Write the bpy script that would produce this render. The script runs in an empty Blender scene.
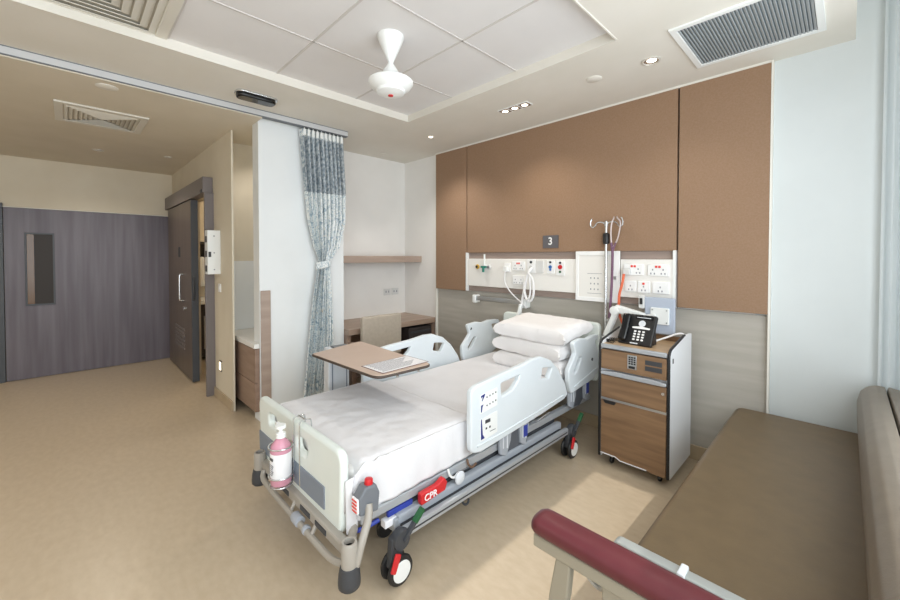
import bpy, bmesh, math, random
from math import pi, sin, cos, radians as R
from mathutils import Vector as V, Matrix as M, noise
random.seed(7)
SC = bpy.context.scene
COL = SC.collection

# ------------------------------------------------------------------ materials
def lin(h):
    h = h.lstrip('#')
    c = [int(h[i:i+2], 16) / 255 for i in (0, 2, 4)]
    return tuple(x / 12.92 if x <= .04045 else ((x + .055) / 1.055) ** 2.4 for x in c) + (1,)

def base(name, col, rough=.5, metal=0., **kw):
    m = bpy.data.materials.new(name); m.use_nodes = True
    b = m.node_tree.nodes['Principled BSDF']
    b.inputs['Base Color'].default_value = lin(col)
    b.inputs['Roughness'].default_value = rough
    b.inputs['Metallic'].default_value = metal
    for k, v in kw.items():
        b.inputs[k.replace('_', ' ')].default_value = v
    return m, m.node_tree, b

def ncoord(nt, scale):
    tc = nt.nodes.new('ShaderNodeTexCoord'); mp = nt.nodes.new('ShaderNodeMapping')
    mp.inputs['Scale'].default_value = scale
    nt.links.new(tc.outputs['Object'], mp.inputs['Vector'])
    return mp.outputs['Vector']

def ramp(nt, fac, stops):
    r = nt.nodes.new('ShaderNodeValToRGB')
    el = r.color_ramp.elements
    while len(el) < len(stops): el.new(.5)
    for e, (p, c) in zip(el, stops): e.position = p; e.color = lin(c)
    nt.links.new(fac, r.inputs['Fac'])
    return r.outputs['Color']

def noisy(name, c1, c2, scale=(8, 8, 8), detail=4, rough=.5, bump=0., bscale=None, metal=0, lo=.35, hi=.65, **kw):
    m, nt, b = base(name, c1, rough, metal, **kw)
    v = ncoord(nt, scale)
    n = nt.nodes.new('ShaderNodeTexNoise'); n.inputs['Scale'].default_value = 1; n.inputs['Detail'].default_value = detail
    nt.links.new(v, n.inputs['Vector'])
    nt.links.new(ramp(nt, n.outputs['Fac'], [(lo, c1), (hi, c2)]), b.inputs['Base Color'])
    if bump:
        n2 = n
        if bscale:
            n2 = nt.nodes.new('ShaderNodeTexNoise'); n2.inputs['Scale'].default_value = 1; n2.inputs['Detail'].default_value = 3
            nt.links.new(ncoord(nt, bscale), n2.inputs['Vector'])
        bp = nt.nodes.new('ShaderNodeBump'); bp.inputs['Strength'].default_value = bump; bp.inputs['Distance'].default_value = .01
        nt.links.new(n2.outputs['Fac'], bp.inputs['Height']); nt.links.new(bp.outputs['Normal'], b.inputs['Normal'])
    return m

def plain(name, col, rough=.5, metal=0, **kw): return base(name, col, rough, metal, **kw)[0]
def glow(name, col, s):
    m, nt, b = base(name, col, .4); b.inputs['Emission Color'].default_value = lin(col); b.inputs['Emission Strength'].default_value = s
    return m

MT = dict(
 wall=noisy('wall_paint', '#e6e4e0', '#eae8e4', (3, 3, 3), rough=.7),
 walldim=noisy('wall_paint_dimmed', '#cdd2d2', '#d1d6d6', (3, 3, 3), rough=.6),  # white wall paint darkened to offset the strong window light on it
 wallcool=noisy('wall_paint_cool', '#e3e6e6', '#e7eaea', (3, 3, 3), rough=.6),
 wallcream=noisy('wall_paint_cream', '#d6ccb8', '#dbd2bf', (3, 3, 3), rough=.7),
 ceil=noisy('ceiling_paint', '#dedad0', '#e2ded5', (3, 3, 3), rough=.8),
 ceilwarm=noisy('entry_ceiling_paint', '#d3cab8', '#d8cfbe', (3, 3, 3), rough=.8),
 tile=noisy('ceiling_tile', '#dedcdb', '#e1dfde', (4, 4, 4), rough=.85),
 edgew=plain('white_edge', '#e2dfd6', .5),
 floor=noisy('vinyl_floor', '#bba990', '#c4b39b', (16, 30, 16), 6, rough=.3, lo=.3, hi=.7),
 cove=noisy('vinyl_cove', '#b3a084', '#baa88d', (9, 34, 9), 6, rough=.4),
 brown=noisy('brown_fabric_panel', '#8f7258', '#947760', (120, 120, 120), 2, rough=.75),
 dado=noisy('grey_wood_laminate', '#a9a49a', '#b3aea5', (2.2, 9, 22), 5, rough=.45),
 strip=noisy('brown_grey_laminate', '#93837a', '#9e8e85', (2.5, 9, 40), 5, rough=.45),
 door=noisy('dark_wood_laminate', '#605a63', '#736e77', (9, 14, .8), 5, rough=.42),
 sdoor=noisy('taupe_door', '#61564f', '#6b6059', (14, 9, .8), 5, rough=.4),
 frame=plain('grey_door_frame', '#77706f', .45),
 doorgrey=plain('blue_grey_edge', '#4d5157', .45),
 shelfw=noisy('shelf_laminate', '#a08d80', '#ad9a8c', (6, 2, 20), 4, rough=.45),
 deskw=noisy('desk_laminate', '#9a8473', '#a99382', (14, 2.5, 20), 5, rough=.4),
 deskd=plain('dark_recess', '#3b3432', .6),
 cabw=noisy('cabinet_laminate', '#8d7565', '#9a8272', (3, 9, 22), 5, rough=.45),
 oak=noisy('locker_oak', '#765a41', '#8f7052', (2.2, 6, 26), 6, rough=.42),
 oaktop=noisy('locker_top_oak', '#b99b78', '#c6a985', (2, 18, 6), 5, rough=.4),
 lockw=plain('locker_white', '#f0f2f5', .25),
 black=plain('black_plastic', '#1f1f20', .4),
 blackg=plain('black_gloss', '#111214', .12),
 dark=plain('dark_grey_plastic', '#3c3e42', .5),
 bracketgrey=plain('bracket_grey', '#575b62', .5),
 midg=plain('mid_grey_plastic', '#6e7278', .5),
 beigeg=plain('beige_grey_metal', '#a39d94', .45),
 bedmetal=plain('bed_silver', '#b4b8bd', .35, .35),
 bedgrey=plain('bed_grey_blue', '#a3a8b0', .45),
 white=plain('white_plastic', '#eceeec', .35),
 rail=noisy('siderail_plastic', '#d9e0e4', '#dde4e8', (4, 4, 4), rough=.35),
 board=noisy('bed_end_plastic', '#dde4df', '#e2e8e3', (4, 4, 4), rough=.4),
 insert=plain('slate_insert', '#7f8894', .5),
 sheet=noisy('white_sheet', '#dddcde', '#e1e0e2', (6, 6, 6), rough=.85, bump=.25, bscale=(14, 20, 14)),
 pillow=noisy('pillowcase', '#eeebea', '#f1eeed', (5, 5, 5), rough=.85, bump=.3, bscale=(9, 9, 9)),
 mattress=plain('mattress_cover', '#dcdad8', .7),
 navy=plain('navy_mark', '#1e2a78', .5),
 blue=plain('blue_trim', '#2d3f9a', .45),
 red=plain('red_plastic', '#c8242a', .4),
 redl=plain('red_switch', '#e0463c', .4),
 green=plain('green_pedal', '#1f5a33', .5),
 chrome=plain('chrome', '#d5d7d8', .18, .9),
 steel=plain('steel', '#b9bbbc', .3, .8),
 pink=base('pink_liquid', '#eaa9bd', .2, 0., Transmission_Weight=.25)[0],
 label=plain('paper_label', '#efeef0', .6),
 ink=plain('grey_ink', '#8d8f96', .7),
 tablew=noisy('overbed_laminate', '#c8b1a1', '#cdb7a7', (5, 5, 5), rough=.4),
 tedge=plain('table_edge', '#4c4038', .5),
 column=plain('column_grey_white', '#d9dde2', .4),
 brownpost=plain('brown_post', '#6d5442', .5),
 chairu=noisy('beige_upholstery', '#b3a899', '#baafa0', (30, 30, 30), rough=.55),
 sofa=noisy('taupe_vinyl', '#62523b', '#68573f', (14, 14, 14), 3, rough=.45, bump=.05, bscale=(160, 160, 160)),
 sofab=noisy('grey_taupe_vinyl', '#7a7064', '#807669', (14, 14, 14), 3, rough=.42, bump=.05, bscale=(160, 160, 160)),
 seam=plain('seam_dark', '#3a3530', .7),
 maroon=noisy('maroon_pad', '#561f27', '#5c242b', (20, 20, 20), rough=.38),
 armmetal=plain('beige_metal', '#979080', .4),
 sofametal=plain('sofa_silver_rail', '#a9aeac', .35, .3),
 trackgrey=plain('track_aluminium', '#c6c7c8', .4),
 gridgrey=plain('ceiling_grid', '#cdc9c5', .6),
 trunk=plain('trunking_white', '#e9e7e2', .45),
 plate=plain('socket_white', '#f0f0ef', .35),
 plateg=plain('socket_grey', '#d5d5d3', .4),
 yellow=plain('yellow_ring', '#c9a13a', .4),
 teal=plain('green_ring', '#1f7f6c', .4),
 bluep=plain('blue_port', '#3c6fb0', .4),
 orange=plain('orange_cable', '#d9663f', .5),
 purple=plain('purple_tube', '#6f4a63', .4),
 eartube=plain('ear_tube', '#c9bcb9', .3, .5),
 wcable=plain('white_cable', '#e9e8e8', .45),
 termg=plain('terminal_grey', '#b3bccb', .4),
 sign=plain('sign_grey', '#5f5d60', .5),
 signw=plain('sign_white', '#f1f1ef', .5),
 grillblade=plain('grille_blade', '#b4bbbf', .5),
 grillback=plain('grille_back', '#6a7276', .8),
 diff=plain('diffuser_white', '#d9d5ca', .5),
 diffd=plain('diffuser_dark', '#bdb7aa', .8),
 lampon=glow('lamp_on', '#fff4e0', 4.5),
 night=glow('night_light', '#fff0d0', 3.0),
 rim=plain('downlight_rim', '#d8d4cb', .35, .2),
 rosy=plain('reflector', '#b3a59b', .25, .6),
 glassd=base('dark_glass', '#251b12', .5)[0],
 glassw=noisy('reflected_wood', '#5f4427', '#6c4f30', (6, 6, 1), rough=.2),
 mesh=None, curtain=None, sheer=None,
)
def curtain_mats():
    m, nt, b = base('leaf_curtain', '#c8d3d8', .85)
    v = ncoord(nt, (9, 30, 19))
    nz = nt.nodes.new('ShaderNodeTexNoise'); nz.inputs['Scale'].default_value = 1.0; nz.inputs['Detail'].default_value = 2.5; nz.inputs['Distortion'].default_value = 1.6
    nt.links.new(v, nz.inputs['Vector'])
    c = ramp(nt, nz.outputs['Fac'], [(.28, '#8ea3b0'), (.37, '#b7c6ce'), (.42, '#eceeec'), (.52, '#e3e8e8'), (.56, '#a5b7c2'), (.60, '#cfd8dc'), (.65, '#eeeeea'), (.78, '#c9bdae')])
    nt.links.new(c, b.inputs['Base Color'])
    MT['curtain'] = m
    m2, nt2, b2 = base('curtain_net', '#7b8a95', .9)
    v2 = ncoord(nt2, (20, 70, 34))
    n2 = nt2.nodes.new('ShaderNodeTexNoise'); n2.inputs['Scale'].default_value = 1.2; n2.inputs['Detail'].default_value = 6
    nt2.links.new(v2, n2.inputs['Vector'])
    nt2.links.new(ramp(nt2, n2.outputs['Fac'], [(.36, '#7c8a95'), (.5, '#a4afb7'), (.62, '#ccd2d4')]), b2.inputs['Base Color'])
    b2.inputs['Alpha'].default_value = .86
    MT['mesh'] = m2
    m3, nt3, b3 = base('sheer', '#f6fafb', .8)
    b3.inputs['Transmission Weight'].default_value = .0
    tr = nt3.nodes.new('ShaderNodeBsdfTranslucent'); tr.inputs['Color'].default_value = lin('#f4f8fa')
    ms = nt3.nodes.new('ShaderNodeMixShader'); ms.inputs['Fac'].default_value = .72
    out = nt3.nodes['Material Output']
    nt3.links.new(b3.outputs[0], ms.inputs[1]); nt3.links.new(tr.outputs[0], ms.inputs[2]); nt3.links.new(ms.outputs[0], out.inputs['Surface'])
    MT['sheer'] = m3
curtain_mats()

# ------------------------------------------------------------------ geometry helpers
def arc_poly(pts, r, n=5):
    """round the corners of a 2D polygon; r is one radius or one per corner"""
    out = []; N = len(pts)
    for i, p in enumerate(pts):
        rr = r[i] if isinstance(r, (list, tuple)) else r
        a, b, c = V(pts[i-1]), V(p), V(pts[(i+1) % N])
        d1, d2 = (a-b), (c-b)
        l1, l2 = d1.length, d2.length
        d1.normalize(); d2.normalize()
        ang = d1.angle(d2)
        if rr <= 1e-5 or ang > pi - .05: out.append(tuple(b)); continue
        t = min(rr / math.tan(ang/2), l1*.48, l2*.48)
        s, e = b + d1*t, b + d2*t
        for k in range(n+1):
            f = k/n
            q = s*(1-f)**2 + b*2*f*(1-f) + e*f*f
            out.append((q.x, q.y))
    return out

FRAMES = {'xy': M.Identity(4),
          'yz': M(((0, 0, 1, 0), (1, 0, 0, 0), (0, 1, 0, 0), (0, 0, 0, 1))),
          'xz': M(((1, 0, 0, 0), (0, 0, -1, 0), (0, 1, 0, 0), (0, 0, 0, 1)))}

class MB:
    def __init__(s): s.bm = bmesh.new()
    def merge(s, bm2, mat=None, sm=True):
        if sm:
            for f in bm2.faces: f.smooth = True
        if mat is not None: bm2.transform(mat)
        me = bpy.data.meshes.new('tmp'); bm2.to_mesh(me); bm2.free()
        s.bm.from_mesh(me); bpy.data.meshes.remove(me); return s
    def box(s, x0, x1, y0, y1, z0, z1, bev=0., seg=2, mat=None):
        b = bmesh.new(); bmesh.ops.create_cube(b, size=1)
        for v in b.verts: v.co = V(((x0+x1)/2 + v.co.x*(x1-x0), (y0+y1)/2 + v.co.y*(y1-y0), (z0+z1)/2 + v.co.z*(z1-z0)))
        if bev: bmesh.ops.bevel(b, geom=b.edges[:], offset=min(bev, .49*min(abs(x1-x0), abs(y1-y0), abs(z1-z0))), segments=seg, profile=.5, affect='EDGES')
        b.normal_update()
        for f in b.faces: f.smooth = max(abs(f.normal.x), abs(f.normal.y), abs(f.normal.z)) < .9999
        return s.merge(b, mat, False)
    def cyl(s, p0, p1, r, r2=None, seg=20, bev=0.):
        p0, p1 = V(p0), V(p1); d = p1-p0
        b = bmesh.new()
        bmesh.ops.create_cone(b, cap_ends=True, segments=seg, radius1=r, radius2=r if r2 is None else r2, depth=d.length)
        if bev:
            ed = [e for e in b.edges if any(len(f.verts) > 4 for f in e.link_faces)]
            bmesh.ops.bevel(b, geom=ed, offset=bev, segments=2, profile=.5, affect='EDGES')
        q = d.to_track_quat('Z', 'Y').to_matrix().to_4x4()
        return s.merge(b, M.Translation((p0+p1)/2) @ q)
    def tube(s, pts, r, seg=8, smooth=0, closed=False):
        P = [V(p) for p in pts]
        for _ in range(smooth):
            Q = []
            n = len(P)
            rng = range(n) if closed else range(n-1)
            if not closed: Q.append(P[0])
            for i in rng:
                a, c = P[i], P[(i+1) % n]
                Q += [a*.75+c*.25, a*.25+c*.75]
            if not closed: Q.append(P[-1])
            P = Q
        b = bmesh.new(); rings = []; n = len(P); up = None
        for i, p in enumerate(P):
            if closed: t = (P[(i+1) % n]-P[i-1])
            else: t = P[min(i+1, n-1)]-P[max(i-1, 0)]
            if t.length < 1e-9: t = V((0, 0, 1))
            t.normalize()
            if up is None: up = t.orthogonal().normalized()
            up = (up - t*up.dot(t))
            up = up.normalized() if up.length > 1e-6 else t.orthogonal().normalized()
            w = t.cross(up)
            rr = r[i] if isinstance(r, (list, tuple)) else r
            rings.append([b.verts.new(p + (up*cos(2*pi*k/seg)+w*sin(2*pi*k/seg))*rr) for k in range(seg)])
        for i in range(n if closed else n-1):
            A, B = rings[i], rings[(i+1) % n]
            for k in range(seg): b.faces.new((A[k], A[(k+1) % seg], B[(k+1) % seg], B[k]))
        if not closed:
            b.faces.new(rings[0][::-1]); b.faces.new(rings[-1])
        return s.merge(b)
    def lathe(s, prof, o=(0, 0, 0), seg=28, mat=None):
        b = bmesh.new(); rings = []
        for r, z in prof:
            if r < 1e-5: rings.append([b.verts.new((0, 0, z))])
            else: rings.append([b.verts.new((r*cos(2*pi*k/seg), r*sin(2*pi*k/seg), z)) for k in range(seg)])
        for A, B in zip(rings, rings[1:]):
            for k in range(seg):
                k2 = (k+1) % seg
                if len(A) == 1 and len(B) > 1: b.faces.new((A[0], B[k], B[k2]))
                elif len(B) == 1 and len(A) > 1: b.faces.new((A[k], A[k2], B[0]))
                elif len(A) > 1: b.faces.new((A[k], A[k2], B[k2], B[k]))
        if len(rings[0]) > 1: b.faces.new(rings[0][::-1])
        if len(rings[-1]) > 1: b.faces.new(rings[-1])
        bmesh.ops.recalc_face_normals(b, faces=b.faces[:])
        return s.merge(b, M.Translation(o) @ (mat or M.Identity(4)))
    def plate(s, outlines, w0, w1, frame='xy', bev=.002, res=2, mat=None):
        """a 2D outline with holes, given a thickness from w0 to w1 along the frame normal, edges rounded"""
        c = bpy.data.curves.new('tmp', 'CURVE'); c.dimensions = '2D'; c.fill_mode = 'BOTH'
        t = abs(w1-w0); bev = min(bev, t*.49)
        c.extrude = t/2-bev; c.bevel_depth = bev; c.bevel_resolution = res; c.offset = -bev
        for ol in outlines:
            sp = c.splines.new('POLY'); sp.points.add(len(ol)-1); sp.use_cyclic_u = True
            for p, q in zip(sp.points, ol): p.co = (q[0], q[1], 0, 1)
        o = bpy.data.objects.new('tmp', c); COL.objects.link(o)
        dg = bpy.context.evaluated_depsgraph_get()
        me = bpy.data.meshes.new_from_object(o.evaluated_get(dg))
        bpy.data.objects.remove(o); bpy.data.curves.remove(c)
        b = bmesh.new(); b.from_mesh(me); bpy.data.meshes.remove(me)
        bmesh.ops.remove_doubles(b, verts=b.verts[:], dist=1e-5)
        b.normal_update()
        for f in b.faces: f.smooth = abs(f.normal.z) < .9995
        b.transform(M.Translation((0, 0, (w0+w1)/2)))
        b.transform(FRAMES[frame] if isinstance(frame, str) else frame)
        bmesh.ops.recalc_face_normals(b, faces=b.faces[:])
        return s.merge(b, mat, False)
    def text(s, txt, size, depth, mat):
        c = bpy.data.curves.new('tmp', 'FONT'); c.body = txt; c.size = size; c.extrude = depth; c.align_x = 'CENTER'; c.align_y = 'CENTER'
        c.offset = size*.012
        o = bpy.data.objects.new('tmp', c); COL.objects.link(o)
        me = bpy.data.meshes.new_from_object(o.evaluated_get(bpy.context.evaluated_depsgraph_get()))
        bpy.data.objects.remove(o); bpy.data.curves.remove(c)
        b = bmesh.new(); b.from_mesh(me); bpy.data.meshes.remove(me)
        return s.merge(b, mat)
    def grid(s, fn, nu, nv, closed=False):
        b = bmesh.new()
        vs = [[b.verts.new(fn(i/nu, j/nv)) for j in range(nv+1)] for i in range(nu+1)]
        for i in range(nu):
            for j in range(nv): b.faces.new((vs[i][j], vs[i+1][j], vs[i+1][j+1], vs[i][j+1]))
        bmesh.ops.remove_doubles(b, verts=b.verts[:], dist=1e-5)
        bmesh.ops.recalc_face_normals(b, faces=b.faces[:])
        return s.merge(b)
    def build(s, name, mat, parent=None, smooth=True, solid=0.):
        off = V((0, 0, 0)); p = parent
        while p: off += p.location; p = p.parent
        for v in s.bm.verts: v.co -= off
        me = bpy.data.meshes.new(name); s.bm.to_mesh(me); s.bm.free()
        if smooth:
            fl = [f.use_smooth for f in me.polygons]
            me.set_sharp_from_angle(angle=R(38))
            for f, k in zip(me.polygons, fl): f.use_smooth = k
        else:
            for f in me.polygons: f.use_smooth = False
        me.materials.append(MT[mat] if isinstance(mat, str) else mat)
        o = bpy.data.objects.new(name, me); COL.objects.link(o)
        if parent: o.parent = parent
        if solid:
            md = o.modifiers.new('thick', 'SOLIDIFY'); md.thickness = solid; md.offset = 0
        return o

def thing(name, label, cat, loc, group=None):
    o = bpy.data.objects.new(name, None); COL.objects.link(o); o.location = loc
    o.empty_display_size = .1
    return tag(o, label, cat, group)
def tag(o, label, cat, group=None):
    o['label'] = label; o['category'] = cat
    if group: o['group'] = group
    return o
def struct(o): o['kind'] = 'structure'; return o
def lab(o, label): o['label'] = label; return o
def box(*a, **k): return MB().box(*a, **k)
def kids(o): return [c for c in bpy.data.objects if c.parent == o]
def copy_tree(o, loc=None, label=None, parent=None):
    c = o.copy(); COL.objects.link(c); c.parent = parent
    if loc is not None: c.location = loc
    if label: c['label'] = label
    for k in kids(o): copy_tree(k, parent=c)
    return c

# ------------------------------------------------------------------ room shell
YW, ZC, ZE, ZT = 3.10, 2.593, 2.535, 2.648
struct(box(-6.75, .6, -2.9, 3.2, -.08, 0).build('floor', 'floor'))
struct(box(-.40, .6, YW, YW+.12, 0, 2.95).build('wall_back', 'walldim'))
struct(box(-4.1, -.40, YW, YW+.12, 0, 2.95).build('bedhead_wall', 'wall'))
struct(box(-6.75, -6.6, -2.9, 2.5, 0, 2.9).build('wall_left', 'wallcream'))
struct(box(-6.75, .6, -3.0, -2.9, 0, 2.95).build('wall_front', 'wall'))
# window wall beside the sofa: sill, head, end piers
wr = MB()
wr.box(.45, .6, -2.9, 3.1, 0, .5); wr.box(.45, .6, -2.9, 3.1, 2.6, 2.95)
wr.box(.45, .6, 2.5, 3.1, .5, 2.6); wr.box(.45, .6, -2.9, -2.1, .5, 2.6)
struct(wr.build('wall_right', 'wallcool'))
wf = MB()
for y0, y1 in ((-2.1, -2.04), (-.58, -.52), (2.44, 2.5)): wf.box(.5, .55, y0, y1, .5, 2.6)
wf.box(.5, .55, -2.1, 2.5, .5, .55); wf.box(.5, .55, -2.1, 2.5, 2.55, 2.6); wf.box(.5, .55, -2.1, 2.5, 1.6, 1.64)
wf.box(.6, 2.0, -2.2, 2.6, 2.00, 2.04)  # unseen outside ledge, added to keep direct sun off the sofa
struct(wf.build('window_1', 'edgew'))
# ceiling: slab around the raised tile bay
c = MB()
X0, X1, Y0, Y1 = -2.733, -.901, -2.6, 2.17
c.box(-3.36, X0, -2.9, YW, ZC, ZC+.25); c.box(X1, .02, -2.9, YW, ZC, ZC+.25)
c.box(X0, X1, Y1, YW, ZC, ZC+.25); c.box(X0, X1, -2.9, Y0, ZC, ZC+.25)
c.box(-4.1, -3.36, 1.94, YW, ZC, ZC+.25); c.box(-3.62, -3.36, 1.157, 1.94, ZC, ZC+.25)
struct(c.build('ceiling', 'ceil'))
ce = MB(); ce.box(-6.75, -3.36, -2.9, 1.157, ZE, ZE+.3); ce.box(-6.75, -3.62, 1.157, 1.94, ZE, ZE+.3)
struct(ce.build('entry_ceiling', 'ceilwarm'))
struct(box(.02, .6, -2.9, YW, 2.95, 3.0).build('pocket_ceiling', 'ceil'))
tb = box(X0-.02, X1+.02, Y0, Y1+.02, ZT, ZT+.1)
tbo = struct(tb.build('bay_ceiling', 'tile'))
g = MB()
gx = [-2.18, -1.57, -.965]; gy = [.43, 1.037, 1.645]; gy += [-.18, -.79, -1.4, -2.0]
for x in gx[:2]: g.box(x-.006, x+.006, Y0, Y1, ZT-.004, ZT+.001)
for y in gy: g.box(X0, X1, y-.006, y+.006, ZT-.004, ZT+.001)
struct(g.build('trim_1', 'gridgrey'))
# thin bright edge round the raised bay
e = MB()
e.box(X0-.004, X0+.004, Y0, Y1, ZC-.004, ZT); e.box(X0, X1, Y1-.004, Y1+.004, ZC-.004, ZT); e.box(X1-.004, X1+.004, Y0, Y1, ZC-.004, ZT)
struct(e.build('trim_2', 'ceil'))

# partition beside the desk nook, niche and sliding-door wall
PX = -3.46
struct(box(-3.60, PX, 1.157, 1.94, 0, ZC).build('partition_wall', 'wallcool'))
struct(box(-4.1, -3.975, 1.94, YW, 0, ZC).build('nook_wall', 'wall'))
struct(box(-3.975, -3.60, 1.86, 1.94, 0, ZC).build('nook_side_wall', 'wall'))
w = MB()
w.box(-6.6, -4.49, 1.065, 1.14, 2.05, ZE); w.box(-6.6, -5.40, 1.065, 1.14, 0, 2.05)
w.box(-4.49, -3.877, 1.065, 1.08, 0, ZE)
struct(w.build('entry_wall', 'wallcream'))
struct(box(-4.36, -3.60, 1.63, 1.70, 0, ZE).build('niche_wall', 'wallcream'))
struct(box(-4.36, -4.29, 1.14, 1.63, 0, ZE).build('niche_side_wall', 'wallcream'))
b = MB(); b.box(-6.6, -4.4, 2.4, 2.5, 0, ZE); b.box(-4.44, -4.36, 1.14, 2.5, 0, ZE)
struct(b.build('bathroom_wall', 'wallcream'))
# coved vinyl skirting
for nm, a in (('entry_baseboard', (-4.50, -3.875, 1.050, 1.065, 0, .09)), ('baseboard_back', (-.335, .45, 3.08, YW, 0, .10)),
              ('bedhead_baseboard', (-3.3, -.335, 3.075, 3.088, 0, .1)), ('partition_baseboard', (PX, PX+.014, 1.17, 1.94, 0, .10))):
    struct(box(*a, bev=.004).build(nm, 'cove'))
struct(box(PX+.0005, PX+.014, 1.162, 1.243, 0.0, 1.115, bev=.004).build('trim_3', 'shelfw'))

# ------------------------------------------------------------------ headwall panels
dp = struct(box(-3.336, -.334, 3.088, YW-.002, 0, 1.035).build('dado_panel', 'dado'))
tag(dp, 'grey wood-grain dado panel low on the headwall behind bed and locker', 'wall panel')
del dp['kind']
for nm, (x0, x1, z0), l in (('wall_panel', (-3.337, -2.853, 1.037), 'narrow brown fabric wall panel beside the desk nook'),
                            ('wall_panel', (-2.843, -.839, 1.445), 'wide brown fabric wall panel bearing the number three sign'),
                            ('wall_panel', (-.827, -.332, 1.047), 'tall brown fabric wall panel above the sofa end')):
    tag(box(x0, x1, 3.055, YW, z0, 2.578, bev=.003).build(nm, 'brown'), l, 'wall panel', 'brown fabric wall panels')
struct(box(-3.337, -.325, 3.06, YW, 2.578, ZC).build('trim_4', 'edgew'))
struct(box(-.332, -.322, 3.054, YW, 0, 2.59).build('trim_5', 'edgew'))
struct(box(-3.350, -3.337, 3.06, YW, 0, 2.59).build('trim_6', 'edgew'))
# bedhead services board
hb = thing('service_trunking', 'long white bedhead service trunking on brown laminate above the bed', 'service panel', (-1.86, YW, 1.04))
box(-2.842, -.832, 3.072, YW-.002, 1.042, 1.444).build('backing_board', 'strip', hb)
t = MB(); t.box(-2.832, -1.585, 3.045, 3.075, 1.098, 1.382, bev=.004); t.build('trunking_face', 'trunk', hb)
t = MB(); t.box(-1.22, -.852, 3.045, 3.075, 1.093, 1.382, bev=.004); t.build('trunking_face', 'trunk', hb)
for x in (-2.842, -.848): box(x-.008, x+.010, 3.04, 3.075, 1.04, 1.447, bev=.002).build('end_trim', 'white', hb)
ap = thing('access_panel', 'white framed access panel set in the trunking behind the drip pole', 'access panel', (-1.42, YW, 1.04))
t = MB(); t.plate([[(-1.583, 1.042), (-1.221, 1.042), (-1.221, 1.447), (-1.583, 1.447)], [(-1.558, 1.075), (-1.283, 1.075), (-1.283, 1.415), (-1.558, 1.415)]], -3.044, -3.028, 'xz', .003); t.build('frame', 'plate', ap)
box(-1.562, -1.278, 3.034, 3.044, 1.07, 1.42).build('door', 'trunk', ap)
box(-1.266, -1.245, 3.024, 3.03, 1.225, 1.25, bev=.002).build('latch', 'steel', ap)
for zz in (1.14, 1.185, 1.23):
    for xx in (-1.452, -1.422, -1.392): box(xx-.004, xx+.004, 3.032, 3.036, zz-.006, zz+.006).build('socket_hole', 'ink', ap)
for zz in (1.105, 1.265): box(-1.482, -1.362, 3.033, 3.036, zz, zz+.003).build('moulded_line', 'ink', ap)

# number sign
s = thing('bed_number_sign', 'small dark grey sign with white number 3 on the brown panel', 'sign', (-1.833, 3.055, 1.48))
box(-1.910, -1.757, 3.046, 3.056, 1.479, 1.591, bev=.002).build('plate', 'sign', s)
MB().text('3', .092, .0015, M.Translation((-1.833, 3.0455, 1.537)) @ M.Rotation(pi/2, 4, 'X')).build('numeral', 'signw', s)

# sockets and gas outlets on the trunking (front face y = 3.045)
YF = 3.045
def socket(x, z, w, h, label, dbl=True, switches='redl', cat='socket', grp='sockets on the trunking'):
    x *= .987
    r = thing('wall_socket', label, cat, (x, YF, z), grp)
    box(x-w/2, x+w/2, YF-.012, YF+.002, z-h/2, z+h/2, bev=.004).build('faceplate', 'plate', r)
    for cx in ((-w*.25, w*.25) if dbl else (0,)):
        for dx, dz in ((0, .012), (-.012, -.016), (.012, -.016)): box(x+cx+dx-.004, x+cx+dx+.004, YF-.0135, YF-.011, z+dz-.006-.008, z+dz+.006-.008).build('pin_hole', 'ink', r)
    if switches:
        for cx in ((-.011, .011) if dbl else (0,)):
            box(x+cx-.008, x+cx+.008, YF-.016, YF-.011, z+h*.2, z+h*.2+.016, bev=.002).build('switch', switches, r)
    return r
socket(-2.195, 1.315, .14, .085, 'white double socket with red switches above the call cord loop')
socket(-1.135, 1.306, .14, .085, 'white double socket with red switches and grey plug above the terminal')
socket(-.962, 1.304, .14, .085, 'white double socket with red switches next to the trunking end')
socket(-1.06, 1.178, .085, .085, 'white single socket with one red switch above the grey terminal', False)
socket(-2.195, 1.183, .13, .085, 'white double socket without red switches, below a red-switched one', True, None)
socket(-.945, 1.178, .11, .085, 'white round-holed outlet plate beside the single red switch', False, None)
socket(-1.155, 1.18, .085, .08, 'blank cream outlet plate behind the orange cable', False, None)
socket(-2.325, 1.30, .07, .085, 'white single outlet holding a white plug between gas valves and red switches', False, None)
def gas(x, z, ring, label, core='black', spout=False):
    x *= .987
    r = thing('gas_outlet', label, 'gas outlet', (x, YF, z), 'gas outlets on the trunking')
    a = M.Rotation(pi/2, 4, 'X')
    MB().lathe([(.024, 0), (.024, .012), (.02, .016), (.014, .016)], (x, YF, z), 20, a).build('ring', ring, r)
    MB().lathe([(.013, 0), (.013, .022), (.009, .026), (0, .026)], (x, YF, z), 16, a).build('valve', core, r)
    if spout:
        MB().cyl((x+.012, YF-.03, z+.01), (x+.012, YF-.03, z+.13), .009).cyl((x+.012, YF-.03, z+.01), (x+.012, YF, z+.01), .008).build('flowmeter_tube', 'white', r)
        MB().cyl((x, YF-.035, z-.05), (x, YF-.035, z), .012).box(x-.03, x+.03, YF-.045, YF-.01, z-.008, z+.012, bev=.004).build('regulator', 'teal', r)
gas(-2.716, 1.30, 'yellow', 'yellow ringed gas outlet with a black centre')
gas(-2.612, 1.298, 'white', 'green gas outlet with a white flowmeter tube standing up', 'teal', True)
gas(-2.560, 1.298, 'plateg', 'grey gas outlet next to the green flowmeter', 'midg')
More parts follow.
